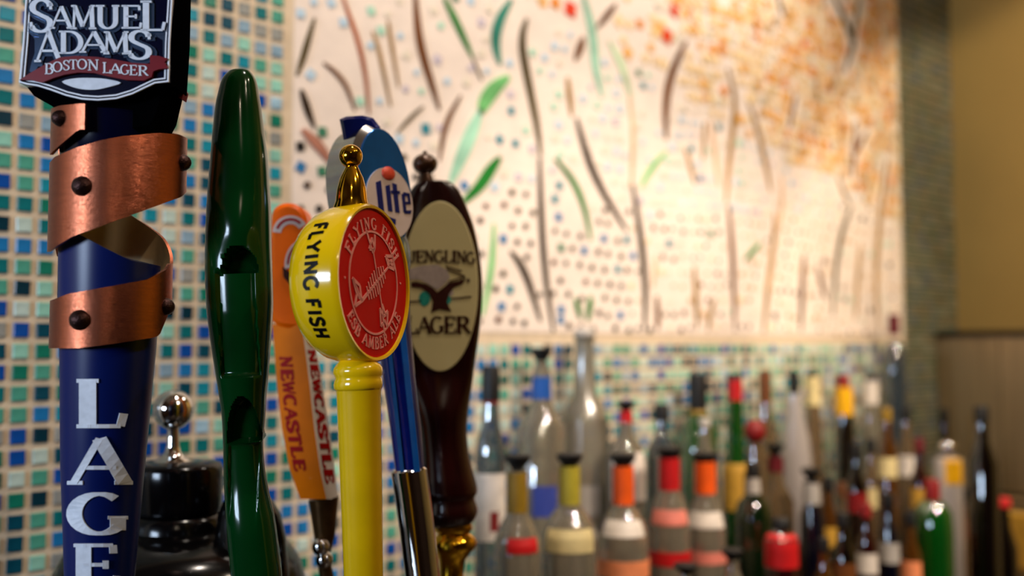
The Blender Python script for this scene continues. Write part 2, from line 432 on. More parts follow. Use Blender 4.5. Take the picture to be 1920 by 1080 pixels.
# the wall behind the camera, around its window (opening y .14...76, z 1.1..2.15)
wy0, wy1, wz0, wz1 = .10, .80, 1.08, 2.16
wf.box((X0 - .05, (Y0 + wy0) / 2, ZC / 2), (.1, wy0 - Y0, ZC)); wf.box((X0 - .05, (wy1 + Y1) / 2, ZC / 2), (.1, Y1 - wy1, ZC))
wf.box((X0 - .05, (wy0 + wy1) / 2, wz0 / 2), (.1, wy1 - wy0, wz0)); wf.box((X0 - .05, (wy0 + wy1) / 2, (wz1 + ZC) / 2), (.1, wy1 - wy0, ZC - wz1))
struct('wall_front', wf, M['brown'])
wn = MB()
for z in (wz0 + .02, 1.35, 1.62, 1.89, wz1 - .02): wn.box((X0 + .10, .45, z), (.03, .72, .035))
for y in (wy0, wy1): wn.box((X0 + .10, y, (wz0 + wz1) / 2), (.03, .04, wz1 - wz0))
struct('window_1', wn, M['wood'])

# ------------------------------------------------------------------ mosaic tiles on the wall
tc = dict(
 D='0A4658', d='08303E', B='0E4A9C', b='1E74B0', t='18869A', T='0E6C70', g='14745E', G='4E9C86', m='8EC6B2', w='BACEC4', l='86A2B4', s='94948E', p='A0C2D4', k='2F5A4E')
TM = {k: mat('glass_tile_' + k, v, .25, vary=.22, vscale=45, spec=.35) for k, v in tc.items()}
TMI = list(TM)
def gem(wd, ht, th, m, bev=.0008):
    """a small bevelled piece lying on the wall, front towards -y"""
    mb = MB(); mb.prism([(-wd / 2, -ht / 2), (wd / 2, -ht / 2), (wd / 2, ht / 2), (-wd / 2, ht / 2)], -th, 0, bev=bev)
    o = mb.obj('tile', m, None); me = o.data; bpy.data.objects.remove(o); return me
PX, PZ = .0222, .0220
P0 = on_wall(30, 939)
TW = .0152
tile_me = {k: gem(TW, TW, .0022, m) for k, m in TM.items()}
MURX0 = on_wall(547, 400).x; MURX1 = on_wall(1684, 300).x; MURZ0 = on_wall(1200, 626).z; MURZ1 = 2.35
STRIPX = MURX1
# colours read column by column down the left edge (first row at the top of the frame)
def pick(X, Z):
    f = min(1, max(0, (X - .30) / .9)) * .55 + min(1, max(0, (Z - 1.42) / .5)) * .30  # paler tiles to the right; paler upwards stands in for the lit top
    r = rnd.random()
    if Z < 1.46 and X > .8: f *= .5
    if r < f * .95: return rnd.choice('mwwpmlGwspG')
    if Z < 1.46 and X > .8: return rnd.choice('BbDtTdwmGmGkbw')
    return rnd.choice('DDdBbBbtTTgGblstTDtB')
knowncols = {0: None}
tiles = []
i0 = int((-.35 - P0.x) / PX); i1 = int((EX - P0.x) / PX)
j0 = int((.80 - P0.z) / PZ); j1 = int((2.30 - P0.z) / PZ)
# some columns as the photograph shows them, listed downwards: {column: (row of the first, colours)}
def col_of(px, py):
    p = on_wall(px, py); return round((p.x - P0.x) / PX), round((p.z - P0.z) / PZ)
READ = [
 (47, 200, 'bsbGGTwbGdwBmgGGBBwgDDDtt'),
 (10, 160, 'bTdmGBTdbTGBsDBTGsgkBGwD'),
 (80, 560, 'mmDgGDbdwGdGGm'),
 (375, 25, 'tlgTGlbTGbDTbbDTdGTB'),
 (408, 60, 'Tmwwbtt'),
 (441, 110, 'bwmb'),
 (473, 30, 'slmtT'),
 (506, 30, 'Gslmmpgsmt'),
 (537, 45, 'wwwttlttsbwttwtb'),
 (343, 440, 'lGsGdTBbDG'),
 (515, 890, 'gBTbm'), (545, 850, 'gTTbBg'), (575, 960, 'bbw'), (640, 950, 'TTdB'),
]
known = {}
for px, py, s_ in READ:
    c0, r0 = col_of(px, py)
    for q, ch in enumerate(s_): known[(c0, r0 - q)] = ch
for i in range(i0, i1 + 1):
    X = P0.x + i * PX
    if X > EX - .012: continue
    for j in range(j0, j1 + 1):
        Z = P0.z + j * PZ
        strip = X > MURX1 + .004
        if not strip and Z > MURZ0 - TW / 2 - .002 and X > MURX0 - TW / 2 - .002: continue
        if strip:
            ch = rnd.choice('kdksTkldkGs')
        else: ch = known.get((i, j)) or pick(X, Z)
        v = Vector((X, WY, Z)) - CAM
        dep = v.dot(Fw); px = 960 + F * v.dot(Rt) / dep; py = 540 - F * v.dot(Up) / dep
        vis = -15 < px < 1935 and -15 < py < 1095
        hid = (110 < px < 255 and py > 330) or (410 < px < 490 and py > 200)
        tiles.append((dep + (9 if not vis else 0) + (4 if hid else 0), X, Z, ch, i, j))
tiles.sort()
for dep, X, Z, ch, i, j in tiles[:300]:
    o = bpy.data.objects.new('tile', tile_me[ch]); COL.objects.link(o); o.parent = wall_left; o.location = (X, WY, Z)
    o.rotation_euler = (rnd.uniform(-.02, .02), rnd.uniform(-.025, .025), rnd.uniform(-.02, .02))
mb = MB()
strip_m = [mat('strip_tile_' + str(q), c_, .3, vary=.2, vscale=30) for q, c_ in enumerate(('56563C', '4A5656', '625C42', '525C46', '6A6C58'))]  # darker tones stand in for the spot's light not reaching this strip
for dep, X, Z, ch, i, j in tiles[300:]:
    if X > MURX1 + .004: mb.mi = len(TMI) + rnd.randrange(5); sz = .0195
    else: mb.mi = TMI.index(ch); sz = TW
    h = sz / 2
    mb.prism([(X - h, Z - h), (X + h, Z - h), (X + h, Z + h), (X - h, Z + h)], WY - .0022, WY, bev=.0007)
tf = mb.obj('tile_field', [TM[k] for k in TMI] + strip_m, wall_left); tf['kind'] = 'stuff'
tf['label'] = 'small glass tiles further along the wall'

# ------------------------------------------------------------------ the mural
mural = empty('mosaic_mural', 'mosaic mural of grass blades, dots and orange blossom on cream ground above the bottles', 'mural', (MURX0, WY, MURZ0))
pm = MB(); pm.box(((MURX0 + MURX1) / 2, WY - .0006, (MURZ0 + MURZ1) / 2), (MURX1 - MURX0, .0012, MURZ1 - MURZ0))
pm.obj('ground_panel', M['ground'], mural).matrix_parent_inverse = mural.matrix_world.inverted() if False else Matrix.Translation(-mural.location)
def to_mural(o): o.matrix_parent_inverse = Matrix.Translation(-mural.location); return o
BL = {
 'olive': '4A3C12', 'brown': '6A3C16', 'dkbrown': '2C1C0A', 'rust': 'A05028', 'tan': '9C7436', 'green': '1F7A2C', 'teal': '2C7C6A', 'mint': 'A8DCC0', 'bright': '7CCB7C', 'pale': 'B8D0A8', 'rose': 'A8705C', 'peach':'D8B088'}
BM = {k: mat('blade_' + k, v, .5, vary=.35, vscale=14, spec=.2) for k, v in BL.items()}
blades = [
 ([(588,35),(575,80),(566,112),(555,142)],8,'olive'), ([(636,-20),(652,28),(665,62),(678,110),(686,160),(690,215)],6,'rust'),
 ([(605,118),(628,136),(648,160),(664,208)],6,'brown'), ([(697,60),(708,92),(716,130),(731,200)],5,'tan'), ([(726,40),(730,70),(735,100),(746,165)],5,'tan'),
 ([(776,-20),(781,50),(788,95),(805,150),(822,206)],12,'brown'), ([(830,-5),(848,30),(862,60),(884,108)],11,'green'), ([(884,108),(893,130),(902,152)],3,'olive'),
 ([(957,0),(938,30),(928,60),(927,90),(936,122)],15,'teal'), ([(986,36),(978,60),(977,90),(984,130),(994,180),(1006,240),(1012,292)],12,'olive'),
 ([(952,144),(925,165),(907,190),(898,215)],21,'bright'), ([(900,205),(882,250),(865,290),(842,345)],20,'mint'), ([(862,180),(840,218),(830,250),(822,302)],7,'brown'),
 ([(792,200),(775,214),(760,230),(742,250)],5,'olive'), ([(563,168),(570,190),(577,212),(588,240)],10,'dkbrown'), ([(565,243),(585,262),(600,278),(622,310)],15,'rose'),
 ([(936,295),(918,318),(900,348),(862,384)],17,'green'), ([(1010,295),(1012,380),(1015,450),(1022,530),(1036,622)],9,'dkbrown'),
 ([(1079,222),(1092,270),(1108,320),(1135,372),(1173,432)],11,'dkbrown'), ([(1038,298),(1060,320),(1080,352),(1096,395),(1106,450)],9,'green'),
 ([(955,470),(975,495),(990,530),(1012,602)],10,'dkbrown'), ([(1076,558),(1081,575),(1087,598)],8,'green'), ([(1106,555),(1104,575),(1100,602)],9,'green'),
 ([(924,420),(922,480),(916,530),(903,592)],8,'bright'), ([(1285,78),(1262,125),(1250,165),(1245,210),(1248,262)],13,'brown'),
 ([(1088,-20),(1104,35),(1112,80),(1114,130),(1128,182)],14,'mint'), ([(1153,8),(1138,28),(1118,52)],9,'brown'), ([(1092,70),(1086,90),(1077,114)],11,'brown'),
 ([(1140,78),(1158,110),(1170,140),(1182,185)],10,'pale'), ([(1062,145),(1066,180),(1070,218)],8,'tan'), ([(1184,345),(1196,420),(1205,490),(1209,550),(1206,618)],10,'dkbrown'),
 ([(1178,180),(1186,240),(1184,300),(1182,350)],6,'peach'), ([(1248,285),(1228,305),(1212,328),(1200,352)],8,'bright'), ([(1362,128),(1378,180),(1372,250),(1364,310),(1360,380)],9,'tan'),
 ([(1364,385),(1370,450),(1374,530),(1376,622)],9,'brown'), ([(1403,195),(1420,245),(1432,300),(1444,360)],9,'tan'), ([(1452,400),(1448,470),(1438,540),(1430,625)],9,'tan'),
 ([(1594,388),(1578,430),(1566,490),(1560,592)],9,'olive'), ([(1560,-10),(1578,30),(1592,62),(1600,92)],11,'olive'), ([(1610,-10),(1602,40),(1596,90),(1584,132)],8,'olive'),
 ([(1602,228),(1600,270),(1598,332)],8,'brown'), ([(1624,245),(1612,268),(1600,292)],7,'brown'), ([(1662,300),(1650,380),(1643,470),(1640,540),(1646,622)],10,'tan'),
 ([(1300,500),(1303,560),(1306,616)],8,'tan'), ([(1506,478),(1502,540),(1500,622)],9,'brown'), ([(1530,498),(1538,530),(1548,562)],8,'brown'), ([(1490,180),(1484,210),(1479,240)],6,'brown'),
 ([(1229,555),(1232,590),(1231,618)],8,'brown'), ([(1424,455),(1410,472),(1394,488)],8,'green'), ([(1330,225),(1338,280),(1346,350)],7,'peach'), ([(1284,280),(1292,310),(1302,345)],6,'tan'),
 ([(1320,230),(1318,260),(1316,300)],6,'tan'), ([(1462,330),(1466,380),(1455,440)],6,'peach'), ([(1338,560),(1330,590),(1325,622)],7,'tan'), ([(1585,0),(1588,-30)],6,'olive'),
 ([(1612,455),(1606,520),(1602,600)],8,'tan'), ([(1570,330),(1580,360),(1592,385)],6,'tan'), ([(1455,-10),(1462,10),(1466,30)],6,'olive'), ([(1228,480),(1222,540)],5,'peach'),
]
def bladeseg(pts, wpx, name, m, th=.0034):
    P = [on_wall(x, y, WY) for x, y in pts]
    Q = []
    for i in range(len(P) - 1):
        for k in range(3): Q.append(P[i].lerp(P[i + 1], k / 3))
    Q.append(P[-1])
    # soften the corners
    for _ in range(2):
        Q = [Q[0]] + [(Q[i - 1] + Q[i] * 2 + Q[i + 1]) / 4 for i in range(1, len(Q) - 1)] + [Q[-1]]
    n = len(Q); L_, R_ = [], []
    for i, q in enumerate(Q):
        a = Q[max(0, i - 1)]; b = Q[min(n - 1, i + 1)]; d = Vector((b.x - a.x, b.z - a.z)).normalized()
        nn = Vector((-d.y, d.x)); t = i / (n - 1)
        wd = wpx * q.y / F * (q - CAM).dot(Fh) / q.y * (1.15 * math.sin(PI * min(1, .04 + t * .94)) ** .6 + .08) * .5
        L_.append((q.x + nn.x * wd * 1.25, q.z + nn.y * wd)); R_.append((q.x - nn.x * wd * 1.25, q.z - nn.y * wd))
    mb = MB(); mb.prism(L_ + R_[::-1], WY - th, WY - .0012, bev=0)
    return to_mural(mb.obj(name, m, mural))
for pts, wpx, k in blades: bladeseg(pts, wpx, 'leaf_blade', BM[k])
dotc = dict(br='331A0C', dk='14100E', ru='5C2814', ol='3C3010', tl='2A8494', bl='2C74A8', gn='3A7A5C', mi='A8D8C0', pb='B8D0E0', lv='C8BCC8', wh='E4D8C4', pe='F4D0A0', po='EFB062', do='E08830', ro='D83A18', ta='C09868')
DM = {k: mat('mosaic_piece_' + k, v, .5, vary=.2, vscale=60, spec=.25) for k, v in dotc.items()}
DK = list(DM)
pieces = []
def proj(X, Z):
    v = Vector((X, WY, Z)) - CAM; dep = v.dot(Fw); return 960 + F * v.dot(Rt) / dep, 540 - F * v.dot(Up) / dep, dep
row = 0; Z = MURZ0 + .012
while Z < MURZ1 - .01:
    X = MURX0 + .012 + (row % 2) * .012
    while X < MURX1 - .008:
        xx = X + rnd.uniform(-.004, .004); zz = Z + rnd.uniform(-.003, .003) + .005 * math.sin(X * 9)
        px, py, dep = proj(xx, zz)
        step = .0245
        f = max(0., min(1, (px - 1000) / 600))
        step = (.0245 if (warm_ := py < (px - 1010) * .62 + 12) else .0295) - .007 * f
        lim = 250 + .22 * (px - 560) if px < 1250 else 402          # dotted part below this line
        warm = py < (px - 1010) * .62 + 12 and py < 420 if px < 1500 else py < 300 + (px - 1500) * .62
        if warm:
            r = rnd.random(); dens = min(1, .45 + .6 * (px - 1150) / 300)
            if r < dens:
                hot = max(0, min(.85, (px - 1330) / 350))
                k = rnd.choice(['po', 'po', 'pe', 'do', 'po', 'ta']) if rnd.random() < hot else rnd.choice(['pe', 'pe', 'wh', 'pe', 'pe', 'po'])
                pieces.append((dep, xx, zz, rnd.uniform(.013, .021), k, rnd.uniform(0, 1.5)))
        elif py > lim + rnd.uniform(-25, 25):
            r = rnd.random()
            if r < .15: k, sz = rnd.choice(['tl', 'bl', 'bl', 'gn']), .0128
            elif r < .93: k, sz = rnd.choice(['br', 'br', 'dk', 'ol', 'ru']), rnd.uniform(.0090, .0112)
            else: k = None
            if k and px > 1180 and rnd.random() < f * 1.1 + .2: k = rnd.choice(['ta', 'ta', 'ta', 'pe', 'br', 'ru', 'mi']); sz = rnd.uniform(.005, .012)
            if k: pieces.append((dep, xx, zz, sz, k, rnd.uniform(-.4, .4)))
        else:
            r = rnd.random()
            if r < .05: pieces.append((dep, xx, zz, .012, rnd.choice(['tl', 'gn', 'bl', 'mi', 'mi']), rnd.uniform(-.4, .4)))
            elif r < (.62 if px < 1100 else .85): pieces.append((dep, xx, zz, rnd.uniform(.009, .013), rnd.choice(['pb', 'lv', 'wh', 'mi', 'wh', 'pb']), rnd.uniform(-.5, .5)))
        X += step
    Z += .0245; row += 1
for px, py, sz, k in [(1068,18,.024,'ro'),(1016,4,.016,'po'),(1040,6,.018,'do'),(1248,68,.026,'ro'),(1262,20,.022,'ro'),(1288,26,.016,'do'),(1198,46,.016,'do'),(1232,52,.02,'po'),(1515,90,.018,'do'),(1505,82,.014,'ro'),(1352,76,.016,'do'),(1333,92,.016,'do'),
   (603,248,.013,'gn'),(562,275,.012,'dk'),(797,242,.015,'tl'),(957,208,.012,'tl'),(935,262,.013,'tl'),(1050,600,.013,'bl')]:
    q = on_wall(px, py); pieces.append((.3, q.x, q.z, sz, k, rnd.uniform(-.4, .4)))
BP = []
for pts, wpx, k_ in blades:
    for (xa, ya), (xb, yb_) in zip(pts, pts[1:]):
        m_ = max(2, int(math.hypot(xb - xa, yb_ - ya) / 6))
        BP += [(xa + (xb - xa) * i / m_, ya + (yb_ - ya) * i / m_, wpx * .55 + 5) for i in range(m_ + 1)]
def clear_of_blades(p):
    x, y, _ = proj(p[1], p[2])
    return not any(abs(x - a) < c and abs(y - b) < c for a, b, c in BP)
pieces = [p for p in pieces if p[0] < .31 or clear_of_blades(p)]
pieces.sort()
vis = [p for p in pieces if -10 < proj(p[1], p[2])[0] < 1930 and proj(p[1], p[2])[1] > -10]
nv = [p for p in pieces if p not in set(vis)]
dot_me = {}
def dotmesh(k, q):
    if (k, q) not in dot_me:
        mb = MB(); n = 6; s_ = q / 1000
        mb.prism([(s_ / 2 * math.cos(2 * PI * i / n + .3) * (1.1 if i % 2 else .95), s_ / 2 * math.sin(2 * PI * i / n + .3)) for i in range(n)], -.0022, 0, bev=0)
        if s_ > .0114:
            mb = MB(); h = s_ / 2; mb.prism([(-h, -h * .9), (h * .95, -h), (h, h * .95), (-h * .9, h)], -.0022, 0, bev=.0006)
        o = mb.obj('tessera', DM[k]); dot_me[(k, q)] = o.data; bpy.data.objects.remove(o)
    return dot_me[(k, q)]
for dep, X, Z, sz, k, an in vis[:300]:
    o = bpy.data.objects.new('tessera', dotmesh(k, round(sz * 1000))); COL.objects.link(o); o.parent = mural
    o.location = Vector((X, WY - .0011, Z)) - mural.location; o.rotation_euler = (0, an, 0)
mb = MB()
for dep, X, Z, sz, k, an in vis[300:] + nv:
    mb.mi = DK.index(k); h = sz / 2; c, s_ = math.cos(an), math.sin(an)
    if sz > .0114: q4 = [(-h, -h), (h, -h), (h, h), (-h, h)]
    else: q4 = [(h * math.cos(a), h * math.sin(a)) for a in (0, 1.05, 2.1, 3.14, 4.2, 5.25)]
    mb.prism([(X + a * c - b * s_, Z + a * s_ + b * c) for a, b in q4], WY - .0032, WY - .0011, bev=0)
o = mb.obj('tessera_field', [DM[k] for k in DK], mural); o['kind'] = 'stuff'; to_mural(o)

# ------------------------------------------------------------------ counters
def world_box(name, label, cat, r0, r1, d0, d1, z0, z1, m, bev=.003):
    """a box in the bar's own axes (right, away)"""
    mb = MB(); c = Rt * ((r0 + r1) / 2) + Fh * ((d0 + d1) / 2)
    mb.prism([(-(r1 - r0) / 2, z0), ((r1 - r0) / 2, z0), ((r1 - r0) / 2, z1), (-(r1 - r0) / 2, z1)], -(d1 - d0) / 2, (d1 - d0) / 2, bev=bev)
    o = mb.obj(name, m); o.matrix_world = Matrix.Translation(c) @ Matrix((Rt, Fh, Vector((0, 0, 1)))).transposed().to_4x4()
    return tag(o, label, cat)
world_box('bar_counter', 'dark wooden bar counter under the beer taps', 'counter', -.40, .55, .45, 1.0, 0, 1.08, M['wood'])
TWR = world_box('tap_plinth', 'black metal plinth carrying the row of beer tap handles', 'plinth', -.40, -.035, .60, .965, 1.0802, 1.17, M['wood'], .01)
back = empty('back_counter', 'dark stepped back counter holding the liquor bottles along the tiled wall', 'counter', (1.6, .94, 0))
def bpart(name, mb, m):
    o = mb.obj(name, m, back); o.matrix_parent_inverse = Matrix.Translation(-back.location); return o
def yy(off): return WY - off
ZT = {'F': CAMZ - .60, 'A': CAMZ - .47, 'B': CAMZ - .41, 'C': CAMZ - .36}
OFF = {'F': .300, 'A': .208, 'B': .125, 'C': .05}
BX0 = .78; BX1 = 2.30
def sbox(x0, x1, o0, o1, z0, z1): return MB().box(((x0 + x1) / 2, WY - (o0 + o1) / 2, (z0 + z1) / 2), (x1 - x0, o1 - o0, z1 - z0))
bpart('cabinet_body', sbox(BX0, BX1, .003, .36, 0, ZT['F'] - .001), M['wood'])
bpart('step', sbox(BX0, BX1, .003, .252, ZT['F'], ZT['A']), M['wood'])
bpart('step', sbox(BX0, BX1, .003, .160, ZT['A'] + .0002, ZT['B']), M['wood'])
bpart('step', sbox(BX0, BX1, .003, .090, ZT['B'] + .0002, ZT['C']), M['wood'])

# stainless ice machine in the corner
SX = 2.335
ice = empty('ice_machine', 'stainless steel cabinet with a dark top edge in the corner under the ochre wall', 'cabinet', (SX, .6, 0))
def ipart(name, mb, m, sm=None):
    o = mb.obj(name, m, ice, sm); o.matrix_parent_inverse = Matrix.Translation(-ice.location); return o
def on_x(px, py, X): d = ray(px, py); return CAM + d * (X / d.x)
zt = on_x(1850, 632, SX).z; yl = WY - .004; yr = on_x(2150, 700, SX).y
zv = on_x(1880, 925, SX).z
ipart('body', MB().box(((SX + EX - .004) / 2 + .001, (yl + yr) / 2, zt / 2), (EX - .004 - SX - .002, yl - yr, zt)), M['steel_dark'])
for a, b in ((0, .33), (.335, .66), (.665, 1.0)):
    y0 = yl + (yr - yl) * a; y1 = yl + (yr - yl) * b
    ipart('front_panel', MB().box((SX - .004, (y0 + y1) / 2, (zt + zv) / 2 + .002), (.008, abs(y1 - y0), zt - zv - .004)), M['steel'])
ipart('top_edge', MB().box((SX + .05, (yl + yr) / 2, zt + .008), (.124, yl - yr, .014)), M['steel_dark'])
for q in range(12):
    z = zv - .012 - q * .021
    mb = MB(); mb.box((SX - .006, (on_x(1862, 1000, SX).y + yr) / 2, z), (.016, abs(on_x(1862, 1000, SX).y - yr), .009), Matrix.Rotation(.5, 3, 'Y'))
    ipart('vent_slat', mb, M['steel'])

# ------------------------------------------------------------------ tall scripted tap handle with the copper ribbon
fr = Frame(203, 560, .72)
T = empty('beer_tap', 'tall blue tap handle wrapped in a riveted copper ribbon with silver lettering', 'beer tap', None, 'beer taps in a row', fr.M)
k = fr.k
# shaft
rows = [(438,107,303),(520,107,301),(600,109,297),(655,111,293),(700,111.5,288.5),(760,112,283),(870,113,272.5),(1000,118,260),(1080,120.5,253),(1160,124,246),(1210,130,240)]
pr = fr.prof(rows)
cutx = [(100,480),(112,468),(135,448),(157,439),(201,463),(252,488),(300,497),(312,500)]
cut = [(-180,560),(-120,510),(-90,474),(-60,455),(-30,439),(0,465),(30,488),(60,498),(90,507),(135,540),(180,560)]
mb = MB(); n = 72
pr2 = pr[1:]
mb.lathe([(pr2[-1][0] * .3, 0.0, 0), *[p for p in pr2[::-1]]][0:1] + pr2[::-1], n)
# raise the top ring to the slanted cut
vs = mb.v; base = len(vs) - n
for i in range(n):
    a = math.degrees(2 * PI * i / n); a = a - 360 if a > 180 else a
    r = pr2[0][0]
    x = pr2[0][2] + r * math.sin(math.radians(a)); y = -r * math.cos(math.radians(a))
    py = interp(cutx, fr.pix((x, y, .45))[0]) if -75 < a < 115 else 560
    hh = fr.h(205, py, y) if a > -75 and a < 115 else fr.h(205, 560, 0); X, Y, Zz = vs[base + i]; vs[base + i] = (X, Y, hh)
# second ring lower so nothing folds
for i in range(n):
    X, Y, Zz = vs[base - n + i]; vs[base - n + i] = (X, Y, min(Zz, vs[base + i][2] - .001))
mb.obj('shaft', M['blue'], T, 50)
mb = MB(); p_ = fr.prof([(1195,150,222),(1150,150,222)])
mb.lathe([(.020, 0), (.020, p_[0][1] * .5), (.016, p_[0][1])], 32); mb.obj('ferrule', M['chrome'], T, 40)
# vertical letters L A G E R down the shaft
def RF(h): return interp([(q[1], q[0]) for q in pr], h)
def CF(h): return interp([(q[1], q[2]) for q in pr], h)
def cyl(u, v, w_, R0=None):
    """u, v are photo units at the shaft; wraps around it"""
    P, nn = fr.hit(u, v, RF, CF)
    return P + nn * w_
for ch, x0, x1, y0, y1 in (('L',143,235,714,799),('A',133,240,822,905),('G',132,236,926,1000),('E',138,222,1022,1098),('R',140,228,1120,1190)):
    mb = MB(); boxed(mb, ch, x0, x1, y0, y1, cyl, -.001, .0012, True, .25, .085); mb.obj('letter', M['silverw'], T)
# copper ribbon
top = [(-35,196),(-50,197),(-70,200),(-90,208),(-180,232),(-270,258),(-323,249),(-355,255),(-372,262),(-396,277),(-422,294),(-450,315),(-495,362),(-540,405),(-585,447),(-615,480),(-630,496),(-647,505),(-680,524),(-726,540),(-759,551),(-795,562),(-815,580)]
bot = [(-35,244),(-50,252),(-70,265),(-90,290),(-180,330),(-270,360),(-290,370),(-345,402),(-372,424),(-398,444),(-450,478),(-495,505),(-540,535),(-585,560),(-630,598),(-647,629),(-680,636),(-720,646),(-750,653),(-795,655),(-815,640)]
ss = list(range(-8, -808, -4))
outv, n = [], len(ss)
E1 = fr.prof([(380, 90, 350)])[0]; E2 = fr.prof([(575, 93, 320)])[0]
def ribt(s_): return max(0, min(1, (-s_ - 450) / 180))
def rr(s_): t = ribt(s_); return E1[0] + (E2[0] - E1[0]) * t
def ribxy(s_, rad):
    t = ribt(s_); C = E1[2] + (E2[2] - E1[2]) * t; a = math.radians(s_)
    return C + rad * math.sin(a), -rad * math.cos(a)
def ribp(s_, py, rad):
    x, y = ribxy(s_, rad); h = fr.h(300, py, y)
    for _ in range(3): h += (fr.pix((x, y, h))[1] - py) * k
    return Vector((x, y, h))
# edge heights (photo units) read along the picture: by x on the front, by angle behind
b1t = [(86,318),(92,308),(104,294),(143,277),(193,262),(232,255),(299,249),(335,252),(352,260)]
b1b = [(86,478),(92,474),(140,444),(193,424),(254,402),(343,369),(352,360)]
b2t = [(90,577),(97,566),(135,551),(195,540),(283,524),(318,505),(324,494)]
b2b = [(90,645),(97,653),(157,653),(220,645),(296,633),(307,629),(324,585)]
tbt = [(86,215),(95,203),(110,198),(147,194)]; tbb = [(86,300),(100,284),(125,262),(147,243)]
def redge(s_, which):
    x, y = ribxy(s_, rr(s_)); xp = fr.pix((x, y, .4))[0]
    f = -s_ % 360; f = f if f <= 180 else f - 360      # 0 = front
    if s_ >= -92: tt = (tbt, tbb)[which]; return interp(tt, xp)
    if -452 <= s_ <= -246: return interp((b1t, b1b)[which], xp)
    if -815 <= s_ <= -606: return interp((b2t, b2b)[which], xp)
    if s_ > -246: return interp([(-92, (215, 300)[which]), (-170, (235, 335)[which]), (-246, (260, 360)[which])], s_)
    return interp([(-452, (318, 478)[which]), (-495, (360, 505)[which]), (-540, (412, 540)[which]), (-575, (447, 565)[which]), (-606, (488, 592)[which])], s_)
mbo, mbi = MB(), MB()
ho, hi = [], []
K = 6
for s_ in ss:
    a_, b_ = redge(s_, 0), redge(s_, 1)
    for j in range(K + 1):
        py = a_ + (b_ - a_) * j / K
        ho.append(ribp(s_, py, rr(s_))); hi.append(ribp(s_, py, rr(s_) - .0022))
def grid(nr, nc, off=0): return [(off + i * nc + j, off + i * nc + j + 1, off + (i + 1) * nc + j + 1, off + (i + 1) * nc + j) for i in range(nr - 1) for j in range(nc - 1)]
mb = MB(); mb.add(ho, grid(n, K + 1))
N0 = len(ho)
edge = [];
mb.v += [tuple(v) for v in hi]
for i in range(n - 1):
    for j in (0, K):
        a_ = i * (K + 1) + j; b_ = (i + 1) * (K + 1) + j
        mb.f.append([a_, b_, b_ + N0, a_ + N0]); mb.m.append(0)
for i in (0, n - 1):
    for j in range(K):
        a_ = i * (K + 1) + j; mb.f.append([a_, a_ + 1, a_ + 1 + N0, a_ + N0]); mb.m.append(0)
mb.mi = 1
for f in grid(n, K + 1, N0): mb.f.append(list(f)); mb.m.append(1)
rib = mb.obj('copper_ribbon', [M['copper'], M['copper_in']], T, 60)
rib['label'] = 'brushed copper ribbon spiralling round the shaft'
def rivet(px, py, E, hpx=18):
    P, nrm = fr.hit(px, py, lambda h: E[0], lambda h: E[2]); P = P - nrm * .0004
    Q = nrm.to_track_quat('Z', 'Y').to_matrix().to_4x4()
    mb = MB(); r = hpx * k
    mb.lathe([(r, -.001), (r, .0008), (r * .9, .0028), (r * .66, .0048), (r * .35, .0060), (0, .0064)], 20, Matrix.Translation(P) @ Q)
    mb.obj('rivet', M['rivet'], T, 50)
rivet(153, 349, E1, 18); rivet(149, 600, E2, 18.5); rivet(113, 222, E1, 15)
rivet(343, 305, E1, 16); rivet(312, 575, E2, 16)
# head: neck core, gloss black cradle and the badge
mb = MB(); mb.lathe(fr.prof([(345,150,290),(320,112,318),(250,108,322),(225,106,322)]), 40); mb.obj('neck_core', M['navy'], T, 50)
off = -.030
cr = fr.out([(38,150),(60,178),(92,196),(118,214),(135,240),(160,247),(240,249),(286,241),(300,215),(312,165),(318,150)], off)
mb = MB(); mb.prism(cr, off, .004, bev=.003); mb.obj('cradle', M['softblack'], T, 30)
o2 = -.040
badge = [(52,-70),(49,0),(44,80),(37,156),(52,160),(72,163),(95,170),(125,181),(155,188),(185,190),(220,187),(250,178),(275,166),(292,158),(318,155),(320,80),(325,0),(328,-70)]
bo = fr.out(badge, o2)
mb = MB(); mb.prism(bo, o2, -.030, bev=0); mb.obj('badge_plate', M['navy'], T)
side = fr.out([(300,-70),(329,-70),(326,60),(320,156),(310,157),(300,156),(300,80)], -.0385)
mb = MB(); mb.prism(side, -.0385, -.004, bev=.001); mb.obj('badge_side', M['softblack'], T)
def pl(w_off):
    return lambda u, v, w_: Vector((fr.at(u, v, o2)[0], o2 - w_, fr.at(u, v, o2)[1]))
PLF = pl(0)
def inpx(pts, d): return inset(pts, d)
def frame_line(d0, d1, th):
    a = inset(badge, d0); b = inset(badge, d1); mb = MB(); n_ = len(a)
    mb.band([(a[i % n_], b[i % n_]) for i in range(n_ + 1)], PLF, 0, th); return mb
frame_line(.5, 3.5, .0016).obj('badge_rim', M['white_line'], T)
frame_line(7, 9.6, .0010).obj('badge_inner_rim', M['white_line'], T)
